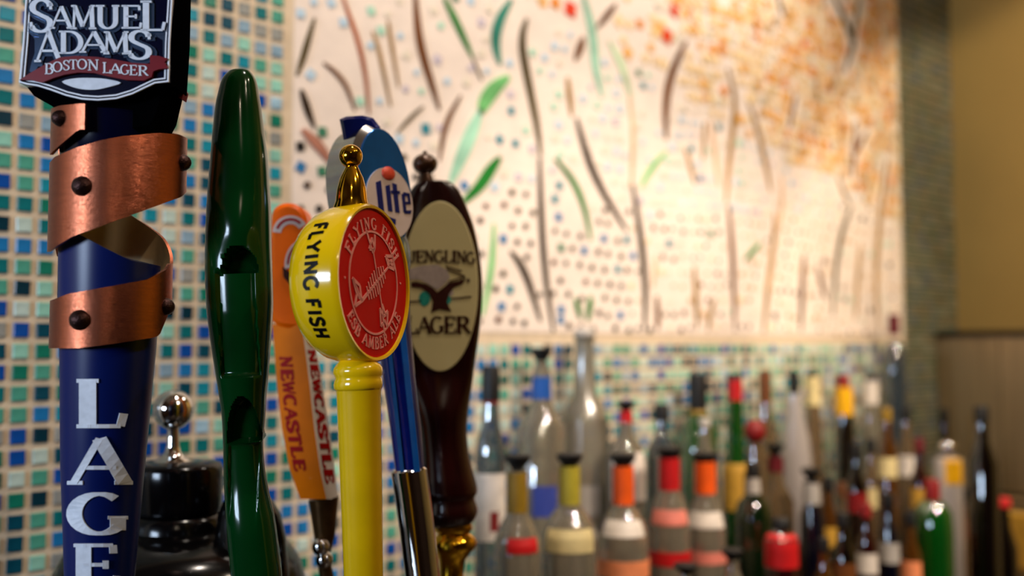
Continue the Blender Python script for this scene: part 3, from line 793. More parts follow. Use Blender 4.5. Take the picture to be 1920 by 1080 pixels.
# silver flourish patches under the words
mb = MB()
for pts in ([(56,58),(66,75),(66,100),(60,118),(56,134),(64,138),(72,126),(76,104),(80,82),(84,70),(74,66)], [(312,40),(316,60),(313,90),(314,120),(309,122),(306,100),(306,76),(296,70),(290,62),(302,58)], [(108,62),(114,78),(118,92),(124,84),(118,68),(116,60)], [(196,60),(202,74),(200,92),(208,98),(210,80),(206,64)], [(138,12),(146,18),(150,40),(158,52),(150,54),(142,36)], [(214,14),(220,24),(222,36),(216,34),(212,24)]):
    mb = MB(); mb.prism(fr.out(pts, o2), o2 - .0008, o2 + .0002); mb.obj('silver_flourish', M['chromeblue'], T)
words = [('S',56,103,2,61),('A',97,137,14,54),('M',133,184,13,55),('U',181,229,13,55),('E',229,268,13,54),('L',264,312,5,58),
         ('A',69,117,60,116),('D',112,158,61,101),('A',153,203,61,99),('M',194,247,62,102),('S',241,287,60,112)]
for nm, wk, wn_, w0, w1, m_ in (('letter_edge', .40, .26, 0, .0010, 'chromeblue'), ('letter_shadow', .28, .16, 0, .0014, 'teal_line'), ('letter_face', .18, .075, 0, .0022, 'silverw')):
    for ch, x0, x1, y0, y1 in words:
        mb = MB(); boxed(mb, ch, x0, x1, y0, y1, PLF, w0, w1, True, wk, wn_, nudge=(0, 0) if nm != 'letter_edge' else (1.5, 2.0)); mb.obj(nm, M[m_], T)
# banner with the small words, and the pale lens under it
upper = [(40,150),(62,138),(90,124),(120,110),(150,107),(185,108),(220,113),(250,119),(284,126),(286,106),(316,110),(310,118),(318,126)]
ban = [(40,152),(62,138),(90,122),(115,110),(145,107),(185,109),(220,114),(250,120),(284,122),(284,106),(300,107),(317,112),(311,119),(318,130),(300,132),(290,136),(287,146),(272,153),(240,152),(205,145),(180,139),(150,138),(125,142),(105,148),(82,157),(62,152)]
mb = MB(); mb.prism(fr.out(ban, o2), o2 - .0030, o2); mb.obj('banner', M['redban'], T)
for ch, x0, x1, y0, y1 in (('B',88,104,122,141),('O',103,121,119,137),('S',122,135,116,134),('T',134,149,115,132),('O',149,167,114,132),('N',168,190,115,134),
                           ('L',196,211,120,139),('A',210,230,122,140),('G',229,246,124,142),('E',246,261,125,143),('R',262,281,126,144)):
    mb = MB(); boxed(mb, ch, x0, x1, y0, y1, PLF, .003, .0036, True, .16, .07); mb.obj('small_letter', M['silverw'], T)
lens = [(118,154),(140,148),(170,147),(200,149),(228,156),(205,164),(180,169),(155,168),(135,163)]
mb = MB(); mb.prism(fr.out(round_pts(lens, 3), o2), o2 - .0014, o2); mb.obj('lens_mark', M['silverw'], T)
mb = MB(); mb.prism(fr.out([(326,163),(340,160),(345,170),(341,186),(334,182),(330,172)], -.01), -.01, .0); mb.obj('red_tab', M['redban'], T)

# ------------------------------------------------------------------ green handle
fr = Frame(470, 700, .76, -2.4)
T = empty('beer_tap', 'plain glossy dark green tap handle with two carved finger notches', 'beer tap', None, 'beer taps in a row', fr.M)
rows = [(131,446,456),(133,434,466),(138,427,472),(150,418,479),(175,411,484),(200,406,488),(250,401,494),(300,397,500),(350,393,503),(400,390,506),(460,388,507),(520,388,509),(580,391,510),(640,398,506),(700,407,502),(740,413,498),(780,418,496),(830,420,492),(870,421,494),(900,422,498),(940,424,506),(970,426,513),(1020,430,520),(1080,436,527),(1150,446,528),(1210,458,520)]
lt = [(a, b) for a, b, c in rows]; rt_ = [(a, c) for a, b, c in rows]
def sstep(a, b, x): t = max(0, min(1, (x - a) / (b - a))); return t * t * (3 - 2 * t)
NS = 96; ys = [131 + (1210 - 131) * (i / 260) for i in range(261)]
ys = sorted(set(ys + [131.5, 132, 133, 134.5, 136, 138, 141]))
mb = MB(); vs = []
for y in ys:
    a = smooth_tab(lt, y); b = smooth_tab(rt_, y); A = fr.at(a, y); B = fr.at(b, y)
    cx, r, h = (A[0] + B[0]) / 2, (B[0] - A[0]) / 2, (A[1] + B[1]) / 2
    dep = min(r * 1.0, .024)
    pc = (a + b) / 2 + 8
    for i in range(NS):
        t = 2 * PI * i / NS; sn, cs = math.sin(t), math.cos(t)
        ex = .86
        x = cx + r * math.copysign(abs(sn) ** ex, sn); yv = -dep * math.copysign(abs(cs) ** ex, cs)
        xp = a + (x - A[0]) / (B[0] - A[0]) * (b - a)
        if cs > 0.05:
            d = 0
            u = (xp - 463) / 31
            # bulge above the first notch
            d -= .003 * sstep(360, 440, y) * (1 - sstep(440, 500, y)) * max(0, 1 - u * u * .6)
            # first arch
            ar = 513 - 46 * math.sqrt(max(0, 1 - u * u)) if abs(u) < 1 else 999
            d += .015 * sstep(ar, ar + 5, y) * (1 - sstep(512, 516, y)) * (abs(u) < 1)
            # panel
            u2 = (xp - (458 + (y - 600) * .03)) / 36
            pm_ = (1 - sstep(.86, 1.0, abs(u2)))
            d += .0045 * pm_ * sstep(508, 516, y) * (1 - sstep(700, 708, y))
            # second arch
            u3 = (xp - 464) / 29
            ar = 826 - 84 * math.sqrt(max(0, 1 - u3 * u3)) if abs(u3) < 1 else 9999
            d += .013 * sstep(ar, ar + 6, y) * (1 - sstep(820, 829, y)) * (abs(u3) < 1)
            d += .0035 * sstep(826, 834, y) * (1 - sstep(.8, 1., abs(u3)))* (1 - sstep(900, 1000, y))
            yv += d
        vs.append(Vector((x, yv, h)))
nr = len(ys); fs = []
for j in range(nr - 1):
    for i in range(NS):
        i2 = (i + 1) % NS; fs.append((j * NS + i, (j + 1) * NS + i, (j + 1) * NS + i2, j * NS + i2))
fs.append(tuple(range(NS))); fs.append(tuple((nr - 1) * NS + i for i in range(NS))[::-1])
mb.add(vs, fs); mb.obj('grip', M['green'], T, 55)
mb = MB(); c0 = fr.at(489, 1209)[0]; hb = fr.h(489, 1209)
mb.lathe([(.018, 0, 0), (.018, hb * .6, c0), (.016, hb, c0)], 28); mb.obj('ferrule', M['chrome'], T, 40)

# ------------------------------------------------------------------ orange and white handle behind
fr = Frame(585, 800, .92, -7.5)
T = empty('beer_tap', 'orange tap handle with a white side and dark red lettering, behind the green one', 'beer tap', None, 'beer taps in a row', fr.M)
def curve_prism(leftx, ridgex, rightx, rows_, m1, m2, m3, nm1, nm2):
    mbs = [MB(), MB(), MB()]
    n_ = len(rows_)
    A, B, C, Dd = [], [], [], []
    for y in rows_:
        a = fr.at(interp(leftx, y), y, -.004); b = fr.at(interp(ridgex, y), y, -.018); c = fr.at(interp(rightx, y), y, -.002)
        A.append(Vector((a[0], -.004, a[1]))); B.append(Vector((b[0], -.018, b[1]))); C.append(Vector((c[0], -.002, c[1]))); Dd.append(Vector(((a[0] + c[0]) / 2 + .004, .014, (a[1] + c[1]) / 2)))
    g = grid(n_, 2)
    def strip(mb, P, Q):
        vs = []
        for p, q in zip(P, Q): vs += [p, q]
        mb.add(vs, g)
    strip(mbs[0], A, B); strip(mbs[1], B, C); strip(mbs[2], C, Dd); strip(mbs[2], Dd, A)
    mbs[2].add([A[-1], B[-1], C[-1], Dd[-1]], [(0, 1, 2, 3)]); mbs[2].add([A[0], B[0], C[0], Dd[0]], [(3, 2, 1, 0)])
    mbs[0].obj(nm1, m1, T, 30); mbs[1].obj(nm2, m2, T, 30); mbs[2].obj('back_faces', m3, T, 30)
    return A, B, C
rws = [608 + (936 - 608) * i / 24 for i in range(25)]
A, B, C = curve_prism([(608,510),(650,514),(720,519),(800,528),(880,543),(936,563)], [(608,566),(700,578),(800,589),(880,600),(936,612)], [(608,585),(640,590),(700,602),(800,617),(880,628),(936,634)], rws, M['amber'], M['white'], M['amber'], 'orange_face', 'white_face')
def facemap(P, Q, y0, y1):
    def f(u, v, w_):
        t = (u - y0) / (y1 - y0) * (len(P) - 1); t = max(0, min(len(P) - 1.001, t)); i = int(t); t -= i
        p = P[i].lerp(P[i + 1], t); q = Q[i].lerp(Q[i + 1], t)
        nrm = (P[i + 1] - P[i]).cross(q - p).normalized()
        if nrm.y > 0: nrm = -nrm
        return p.lerp(q, v) + nrm * w_
    return f
for P, Q, u0, u1, v0, v1 in ((A, B, 668, 885, .18, .52), (B, C, 655, 908, .25, .80)):
    fm = facemap(P, Q, 608, 936)
    txt = 'NEWCASTLE'; q = u0; st = (u1 - u0) / len(txt)
    mb = MB()
    for i_, ch in enumerate(txt):
        adv, Bn = glyph(ch, True, .34, .2)
        for b in Bn: mb.band([tuple((u0 + (i_ + z.x / adv * .9) * st, v0 + z.y * (v1 - v0)) for z in pr) for pr in b], fm, -.0002, .0005)
    mb.obj('lettering', M['redink'], T)
head = [(508,600),(507,520),(507,440),(509,400),(518,386),(534,380),(552,382),(567,392),(574,410),(577,440),(590,500),(592,560),(590,610),(550,616)]
mb = MB(); mb.prism(fr.out(round_pts(head, 3), -.016), -.016, .016, bev=.004); mb.obj('head', M['orange'], T, 40)
def arcband(cx, cy, r0, r1, a0, a1, n_=14, sy=1.0):
    return [((cx + r1 * math.cos(math.radians(a0 + (a1 - a0) * i / n_)), cy - sy * r1 * math.sin(math.radians(a0 + (a1 - a0) * i / n_))), (cx + r0 * math.cos(math.radians(a0 + (a1 - a0) * i / n_)), cy - sy * r0 * math.sin(math.radians(a0 + (a1 - a0) * i / n_)))) for i in range(n_ + 1)]
HF = lambda u, v, w_: Vector((fr.at(u, v, -.016)[0], -.016 - w_, fr.at(u, v, -.016)[1]))
mb = MB(); mb.band(arcband(545, 438, 18, 34, 30, 175), HF, 0, .0006); mb.band(arcband(572, 496, 26, 38, 95, 190, sy=1.25), HF, 0, .0006); mb.obj('label_arc', M['lite_label'], T)
mb = MB(); mb.band(arcband(545, 438, 24, 29, 45, 160), HF, .0006, .0010); mb.band(arcband(572, 496, 30, 34, 105, 180, sy=1.25), HF, .0006, .001); mb.obj('label_print', M['redink'], T)
mb = MB(); mb.prism(fr.out([(530,500),(545,512),(552,530),(546,536),(532,520)], -.016), -.017, -.0155); mb.obj('dark_mark', M['brownink'], T)
mb = MB(); mb.lathe([(.008, -.004, 0), *fr.prof([(1045,594,618),(1010,590,628),(970,584,632),(934,578,636)])], 24); mb.obj('ferrule', M['tan'], T, 40)
mb = MB(); mb.sphere((fr.at(606, 1020)[0], -.012, fr.at(606, 1020)[1]), .008, 16); mb.sphere((fr.at(612, 1045)[0], -.010, fr.at(612, 1045)[1]), .008, 16); mb.obj('collar_nut', M['chrome'], T, 50)

# ------------------------------------------------------------------ yellow drum handle
fr = Frame(676, 720, .72, -2.2)
T = empty('beer_tap', 'yellow tap handle with a round drum head, red disc face and gold finial', 'beer tap', None, 'beer taps in a row', fr.M)
k = fr.k
mb = MB()
mb.lathe([(.012, 0, 0)] + fr.prof([(1210,655,716),(1080,645,718),(900,638,716),(740,631,714),(730,630,715)]), 48); mb.obj('shaft', M['yellow2'], T, 50)
mb = MB()
mb.lathe(fr.prof([(731,630,715),(727,626,717),(720,625,718),(712,627,717),(708,629,715),(704,627,717),(697,624,718),(690,625,717),(684,629,713),(672,640,694),(660,642,690)]), 48); mb.obj('collar_rings', M['yellow'], T, 60)
ang = math.radians(70.5)
nv_ = Vector((math.sin(ang), -math.cos(ang), 0)); ev = Vector((math.cos(ang), math.sin(ang), 0)); mv = -ev; zv_ = Vector((0, 0, 1))
R = 150.5 * k
a_ = fr.at(703, 530, 0)
C = Vector((a_[0], 0, a_[1]))                         # centre of the face
L = 118 * k
Q = Matrix((mv, nv_.cross(mv), nv_)).transposed().to_4x4()
prof = [(0, -.002), (R * .925, -.002), (R * .935, .0008), (R * .965, .0012), (R * .99, -.0012), (R, -.004), (R * 1.0, -.35 * L), (R * .985, -.55 * L), (R * .94, -.74 * L), (R * .86, -.89 * L), (R * .72, -.98 * L), (R * .5, -1.03 * L), (0, -1.05 * L)]
mb = MB(); mb.lathe(prof, 72, Matrix.Translation(C) @ Q); mb.obj('drum', M['yellow'], T, 40)
mb = MB(); mb.lathe([(0, -.0019), (R * .927, -.0019), (R * .927, -.0009), (0, -.0009)][1:3] + [(0, -.0009)], 64, Matrix.Translation(C) @ Q); mb.obj('red_disc', M['red'], T)
def face(u, v, w_): return C + nv_ * (-.0009 + w_) + ev * u + zv_ * v
def ringmap(rad, flip=False):
    def f(u, v, w_):
        if not flip: a = PI / 2 - u / rad; r = rad + v
        else: a = -PI / 2 + u / rad; r = rad - v
        return face(r * math.cos(a), r * math.sin(a), w_)
    return f
mb = MB(); write(mb, 'FLYING FISH', 21 * k, ringmap(101 * k), 0, .0006, True, .21, .11, track=.28, gap=.75); mb.obj('face_lettering', M['pink'], T)
mb = MB(); write(mb, 'ESB AMBER ALE', 21 * k, ringmap(124 * k, True), 0, .0006, True, .21, .11, track=.20, gap=.6); mb.obj('face_lettering', M['pink'], T)
mb = MB(); r0 = 94.5 * k; r1 = 98.5 * k
mb.band([((r1 * math.cos(2 * PI * i / 60), r1 * math.sin(2 * PI * i / 60)), (r0 * math.cos(2 * PI * i / 60), r0 * math.sin(2 * PI * i / 60))) for i in range(61)], face, 0, .0006)
for a_ in (178, 2): mb.lathe([(2.2 * k, -.0009), (2.2 * k, -.0003), (0, -.0003)], 10, Matrix.Translation(C + ev * (112 * k * math.cos(math.radians(a_))) + zv_ * (112 * k * math.sin(math.radians(a_)))) @ Q)
mb.obj('face_ring', M['pink'], T)
# fish skeleton crossed by a plunging hook-like dart, on the face plane (units: px, y up)
mb = MB()
def ln(p, q, w_=3.0, w2=None):
    p = Vector(p) * k; q = Vector(q) * k; w_ *= 1.45; d = (q - p).normalized(); n_ = Vector((-d.y, d.x)); w2 = w_ if w2 is None else w2
    mb.band([(p + n_ * w_ * k / 2, p - n_ * w_ * k / 2), (q + n_ * w2 * k / 2, q - n_ * w2 * k / 2)], face, 0, .0006)
ln((-52, -36), (62, 34), 5, 4)
for q in range(9):
    t = .22 + q * .075; bx, by = -52 + 114 * t, -36 + 70 * t; l_ = 12 + 10 * math.sin(q / 8 * PI)
    ln((bx - l_ * .35, by + l_), (bx + l_ * .35, by - l_), 2.6)
for a_, b_ in (((-52,-36),(-84,4)),((-52,-36),(-78,-46)),((-84,4),(-70,-24)),((-70,-24),(-78,-46)),((-84,4),(-58,-8)),((-58,-8),(-52,-36)),((-76,-6),(-60,-32))): ln(a_, b_, 4)
for a_, b_ in (((62,34),(50,54)),((50,54),(82,56)),((82,56),(86,30)),((86,30),(62,34)),((62,40),(78,48)),((56,48),(80,38))): ln(a_, b_, 4.5)
ln((-2, 64), (34, -64), 2.6)
for a_, b_ in (((-28,100),(-12,72)),((8,92),(6,66)),((-16,62),(6,64)),((-16,62),(-4,84)),((6,64),(-4,84)),((-12,72),(-2,56)),((6,66),(-2,56))): ln(a_, b_, 4)
for a_, b_ in (((34,-64),(20,-48)),((34,-64),(52,-52)),((20,-48),(22,-82)),((22,-82),(38,-70)),((38,-70),(48,-84)),((48,-84),(52,-52)),((30,-60),(36,-100)),((30,-40),(44,-62))): ln(a_, b_, 3.6)
mb.obj('fish_skeleton_print', M['pink'], T)
# words down the drum's side
def sidem(u, v, w_):
    psi = PI / 2 + u / R
    s_ = (62 * k - v)
    r = R + w_
    t = s_ / L
    for (ra, sa), (rb, sb) in zip(prof[4:], prof[5:]):
        if -sb >= s_ >= -sa: r = ra + (rb - ra) * ((s_ + sa) / (sa - sb)) + w_; break
    return C - nv_ * s_ + (zv_ * math.cos(psi) + mv * math.sin(psi)) * r
mb = MB(); write(mb, 'FLYING FISH', 27 * k, lambda u, v, w_: sidem(u - 3 * k, v, w_), -.0008, .0005, False, .24, .24, track=.10, sx=1.0, gap=.40); mb.obj('side_lettering', M['ink'], T)
# gold finial
mb = MB()
mb.lathe(fr.prof([(392,622,694),(378,628,690),(370,629,689),(355,631,687),(335,636,682),(318,645,674),(308,650,669),(305,647,671),(302,649,669)]), 40); mb.obj('finial_bell', M['brass'], T, 60)
a_ = fr.at(657, 293); mb = MB(); mb.sphere((a_[0] + .0003, 0, a_[1]), 22.5 * k * 1.0, 28); mb.obj('finial_ball', M['brass'], T, 60)

# ------------------------------------------------------------------ blue and silver handle
fr = Frame(767, 885, .85, -6.5)
T = empty('beer_tap', 'blue tap handle with an oval silver head and chrome sleeve, behind the yellow drum', 'beer tap', None, 'beer taps in a row', fr.M)
k = fr.k
mb = MB(); mb.lathe(fr.prof([(890,742,797),(800,731,790),(700,716,778),(600,703,770),(540,697,768)]), 20); mb.obj('shaft', M['lite_dark'], T, 20)
mb = MB(); 
for dx, ww in ((14, 11), (-14, 7)):  # lighter blue strips that stand in for highlights down the glossy shaft
    p0 = fr.at(768 + dx, 885, -.0148); p1 = fr.at(735 + dx, 560, -.0148)
    mb.add([Vector((p0[0] - ww * k / 2, -.0142, p0[1])), Vector((p0[0] + ww * k / 2, -.0142, p0[1])), Vector((p1[0] + ww * k / 2, -.0160, p1[1])), Vector((p1[0] - ww * k / 2, -.0160, p1[1])),
            Vector((p0[0] - ww * k / 2, -.010, p0[1])), Vector((p0[0] + ww * k / 2, -.010, p0[1])), Vector((p1[0] + ww * k / 2, -.010, p1[1])), Vector((p1[0] - ww * k / 2, -.010, p1[1]))],
           [(0, 1, 2, 3), (0, 4, 5, 1), (3, 2, 6, 7), (0, 3, 7, 4), (1, 5, 6, 2), (4, 7, 6, 5)])
o = mb.obj('shaft_highlight', M['lite_blue'], T)
mb = MB(); mb.lathe([(.012, 0, 0)] + fr.prof([(1120,765,828),(1080,760,824),(1000,750,816),(920,739,806),(890,734,802),(882,733,801),(878,737,797)]), 36); mb.obj('chrome_sleeve', M['chrome'], T, 40)
an = math.radians(47); nv2 = Vector((math.sin(an), -math.cos(an), 0)); e2 = Vector((math.cos(an), math.sin(an), 0))
a_ = fr.at(722, 350, -.02); C2 = Vector((a_[0], -.02, a_[1])); 
def f2(u, v, y): return C2 + e2 * u + zv_ * v - nv2 * y
oval = [(66 * k * math.cos(2 * PI * i / 48), (116 if math.sin(2*PI*i/48) > 0 else 120) * k * math.sin(2 * PI * i / 48)) for i in range(48)]
mb = MB(); mb.prism([(x * 1.08, z * 1.05) for x, z in oval], 0, .038, f2, bev=.006); mb.obj('silver_housing', M['chrome2'], T, 40)
mb = MB(); mb.prism([(x * .92, z * .94) for x, z in oval], -.0012, .001, f2, bev=.0006); mb.obj('blue_face', M['lite_blue'], T)
mb = MB(); mb.prism([(x * .84 + 3 * k, z * .56 - 30 * k) for x, z in oval], -.0026, -.001, f2); mb.obj('pearl_label', M['lite_label'], T)
F2 = lambda u, v, w_: C2 + e2 * u * k + zv_ * v * k + nv2 * (.0026 + w_)
mb = MB()
for pts in ([(-26, 6), (-14, 10), (-14, -58), (-26, -56)], [(-26, -64), (10, -72), (12, -62), (-24, -52)], [(-4, 0), (6, 3), (6, -48), (-4, -46)], [(13, 6), (23, 4), (23, -50), (13, -48)], [(8, -8), (29, -8), (29, -14), (8, -14)], [(33, -14), (40, -12), (40, -50), (33, -48)], [(38, -10), (53, -12), (53, -18), (38, -17)], [(47, -12), (53, -12), (53, -32), (47, -32)], [(38, -28), (53, -28), (53, -33), (38, -33)], [(36, -45), (53, -44), (50, -51), (36, -51)]):
    mb.prism(pts, 0, 1, lambda u, v, y: F2(u, v, .0006 * (1 - y)))
mb.obj('blackletter_word', M['lite_dark'], T)
mb = MB(); mb.sphere(C2 + e2 * 6 * k + zv_ * 24 * k + nv2 * .003, 16 * k, 18, (1, .3, .8), Matrix.Rotation(an, 3, 'Z')); mb.obj('red_hop', M['hop'], T, 60)
cp = fr.out([(637,224),(650,219),(680,217),(700,222),(713,238),(716,262),(690,280),(664,285),(646,270)], -.018)
mb = MB(); mb.prism(cp, -.022, .016, bev=.003); mb.obj('blue_cap', M['lite_dark'], T, 30)
mb = MB(); mb.sphere((fr.at(735, 478)[0], -.002, fr.at(735, 478)[1]), 1.0, 24, (36 * k, .020, 62 * k)); mb.obj('lower_bulge', M['chromeblue'], T, 60)

# ------------------------------------------------------------------ maroon paddle handle with the cream oval
fr = Frame(832, 540, .955, -1.2)
T = empty('beer_tap', 'dark maroon paddle tap handle with a cream oval label, rightmost of the taps', 'beer tap', None, 'beer taps in a row', fr.M)
k = fr.k
rows = [(338,808,822),(340,790,838),(346,780,850),(360,768,862),(390,758,876),(430,750,890),(480,745,900),(540,743,905),(590,745,903),(640,750,897),(680,757,891),(720,766,886),(760,775,880),(800,783,876),(840,788,878),(880,789,886),(910,789,894),(925,791,895),(935,796,890),(945,795,893),(960,793,896),(975,798,890),(984,803,882)]
L1 = [(a, b) for a, b, c in rows]; R1 = [(a, c) for a, b, c in rows]
vs = []; ys = [338 + (984 - 338) * (i / 110) for i in range(111)]; NS = 56
for y in ys:
    A = fr.at(smooth_tab(L1, y), y); B = fr.at(smooth_tab(R1, y), y); cx, r, h = (A[0] + B[0]) / 2, (B[0] - A[0]) / 2, (A[1] + B[1]) / 2
    flat = 1 - sstep(690, 800, y); dep = min(r, .016) * flat + min(r, .026) * (1 - flat); ex = .62 * flat + 1.0 * (1 - flat)
    for i in range(NS):
        t = 2 * PI * i / NS; sn, cs = math.sin(t), math.cos(t)
        vs.append(Vector((cx + r * math.copysign(abs(sn) ** (.9 * flat + (1 - flat)), sn), -dep * math.copysign(abs(cs) ** ex, cs), h)))
fs = [(j * NS + i, (j + 1) * NS + i, (j + 1) * NS + (i + 1) % NS, j * NS + (i + 1) % NS) for j in range(len(ys) - 1) for i in range(NS)]
fs += [tuple(range(NS)), tuple((len(ys) - 1) * NS + i for i in range(NS))[::-1]]
mb = MB(); mb.add(vs, fs); mb.obj('paddle', M['maroon'], T, 55)
yo = -.0172
mb = MB(); mb.prism(fr.out(ell(825, 537, 71, 160, 56), yo), yo, -.010, bev=.0008); mb.obj('cream_oval', M['cream'], T, 40)
YF = lambda u, v, w_: Vector((fr.at(u, v, yo)[0], yo - w_, fr.at(u, v, yo)[1]))
mb = MB()
for ch, x0, x1 in zip('YUENGLING', (744,761,779,796,814,833,847,856,874), (761,780,797,815,833,848,857,875,891)):
    d = ((x0 + x1) / 2 - 815) ** 2 * .0006
    boxed(mb, ch, x0, x1, 470 + d, 491 + d, YF, 0, .0006, True, .20, .09)
mb.obj('upper_word', M['brownink'], T)
mb = MB()
for ch, x0, x1 in zip('LAGER', (762,783,807,832,855), (783,808,832,855,882)): boxed(mb, ch, x0, x1, 594, 624, YF, 0, .0006, True, .22, .09)
mb.obj('lower_word', M['brownink'], T)
mb = MB()
eagle = [(770,530),(780,528),(800,533),(812,540),(820,548),(830,540),(842,530),(862,526),(874,520),(868,532),(850,540),(842,552),(838,566),(846,584),(824,580),(808,586),(812,566),(804,550),(790,540),(772,538)]
mb.prism(fr.out(eagle, yo), yo - .0006, yo); mb.obj('eagle_print', M['brownink'], T)
mb = MB()
mb.prism(fr.out([(764,505),(790,498),(820,496),(838,506),(844,520),(832,534),(820,544),(806,534),(788,524),(766,524)], yo), yo - .0004, yo); mb.prism(fr.out([(838,528),(848,534),(850,552),(842,556),(838,544)], yo), yo - .0004, yo)
mb.obj('grey_wing_print', M['greyink'], T)
mb = MB()
for a_, b_ in (((838,505),(872,518)), ((872,518),(842,528)), ((765,566),(790,564)), ((846,560),(884,556)), ((836,500),(866,508))):
    p, q = Vector(a_), Vector(b_); mb.band([((p.x, p.y - 1.2), (p.x, p.y + 1.2)), ((q.x, q.y - 1.2), (q.x, q.y + 1.2))], YF, 0, .0005); mb.obj('fine_line_print', M['brownink'], T); mb = MB()
mb.prism(fr.out(ell(878, 526, 3, 4, 10), yo), yo - .0005, yo)
mb.obj('dot_print', M['brownink'], T)
mb = MB(); mb.prism(fr.out(ell(796, 560, 11, 14, 14), yo), yo - .0003, yo); mb.prism(fr.out(ell(838, 562, 8, 9, 14), yo), yo - .0003, yo); mb.obj('teal_print', M['tealink'], T)
a_ = fr.at(797, 308); mb = MB(); mb.sphere((a_[0], 0, a_[1]), 24 * k, 24, (1, 1, .85)); mb.lathe(fr.prof([(352,776,822),(340,783,815),(328,786,810),(322,788,808)]), 24); mb.sphere((fr.at(797, 287)[0], 0, fr.at(797, 287)[1]), 5 * k, 10)
mb.obj('top_knob', M['cork'], T, 60)
mb = MB(); mb.lathe([(.014, 0, 0)] + fr.prof([(1100,818,876),(1080,824,868),(1050,822,872),(1035,816,884),(1026,812,892),(1016,811,894),(1008,814,890),(1000,820,880),(992,812,886),(982,806,884)]), 36); mb.obj('gold_collar', M['brass'], T, 50)

# ------------------------------------------------------------------ black tap dome with a chrome ball
fr = Frame(331, 960, .93); DFM = fr.M.copy()
T = empty('tap_tower_dome', 'glossy black stepped dome with a chrome ball on top, between the blue and green handles', 'tower', None, None, fr.M)
k = fr.k
mb = MB(); mb.lathe(fr.prof([(960,250,412),(952,247,416),(900,246,418),(878,247,418),(870,250,414),(866,262,402),(864,300,364)]), 64); mb.obj('upper_drum', M['black'], T, 50)
mb = MB(); mb.lathe(fr.prof([(1010,236,428),(985,240,424),(972,244,420),(964,248,414),(960,256,406)]), 64); mb.obj('rim', M['black'], T, 50)
dome = fr.prof([(1130,82,580),(1095,88,574),(1060,100,562),(1030,118,544),(1008,150,512),(995,190,472),(990,236,428)])
mb = MB(); mb.lathe([(min(r, .112), max(h, .0006), c) for r, h, c in dome if h > -.02], 72); mb.obj('lower_dome', M['black'], T, 50)
mb = MB(); mb.lathe(fr.prof([(870,284,364),(864,288,360),(857,300,348),(848,308,340),(836,312,337),(800,313,336)]), 32); a_ = fr.at(325, 768)
mb.obj('stem', M['chrome'], T, 60)
mb = MB(); mb.sphere((a_[0], 0, a_[1]), 37 * k, 40); mb.obj('chrome_ball', M['chrome'], T, 60)
# second glossy black cover to the right, behind the green handle
fr = Frame(470, 1060, .90)
mb = MB(); mb.lathe([(.030, 0, 0)] + fr.prof([(1095,396,544),(1080,398,542),(1010,402,536),(965,408,526),(940,418,512),(925,440,494),(918,462,474)]), 56); o = mb.obj('side_cover', M['black'], T, 60); o.matrix_local = DFM.inverted() @ fr.M

# ------------------------------------------------------------------ bottles
GL = dict(
 clear=glass('clear_glass', 'DCD6C8', .30, .42, 'D8CAB0'), frost=glass('frosted_glass', 'C0B8A8', .4, .6, 'C8BCA4', .25), blue=glass('pale_blue_glass', '9CB8C8', .45, .32, '8CA0A8'),
 green=glass('green_glass', '1C8A2C', .9, .40, '0F8A26'), dgreen=glass('dark_green_glass', '0C4A1C', .95, .4, '083A14'), amber=glass('amber_glass', '8A4A10', .9, .4, '9A5A18'),
 dark=glass('dark_glass', '140C08', .97, .5, '120A08'), navy=glass('navy_glass', '0C1030', .97, .5, '0A0E30'), wine=glass('wine_glass', '4A0C10', .9, .5, '500C14'), beige=glass('beige_glass', 'C8A878', .6, .5, 'B09068'),
 white=glass('white_glass', 'F0E8E4', .3, .92, 'E8DCD8', .15), grey=glass('blue_grey_glass', '5A6C78', .8, .55, '5C6E7C'), purple=glass('purple_glass', '3A1048', .9, .6, '4A1458'))
LM = {k_: mat('print_' + k_, v, .5, vary=.12, vscale=60) for k_, v in dict(white='E0D4C8', red='C01418', orange='F05A10', gold='8A6A14', olive='B0A030', cream='DCC890', blue='1450A0', royal='3848A0', yellow='F0B000', pink='E08070', maroon='600C18', black='0A0808', brown='6A3A14', paleorange='F09060', grey='B0A8A0', dred='801010', ochre='C89838').items()}
CAPS = dict(black=LM['black'])
glist = {}
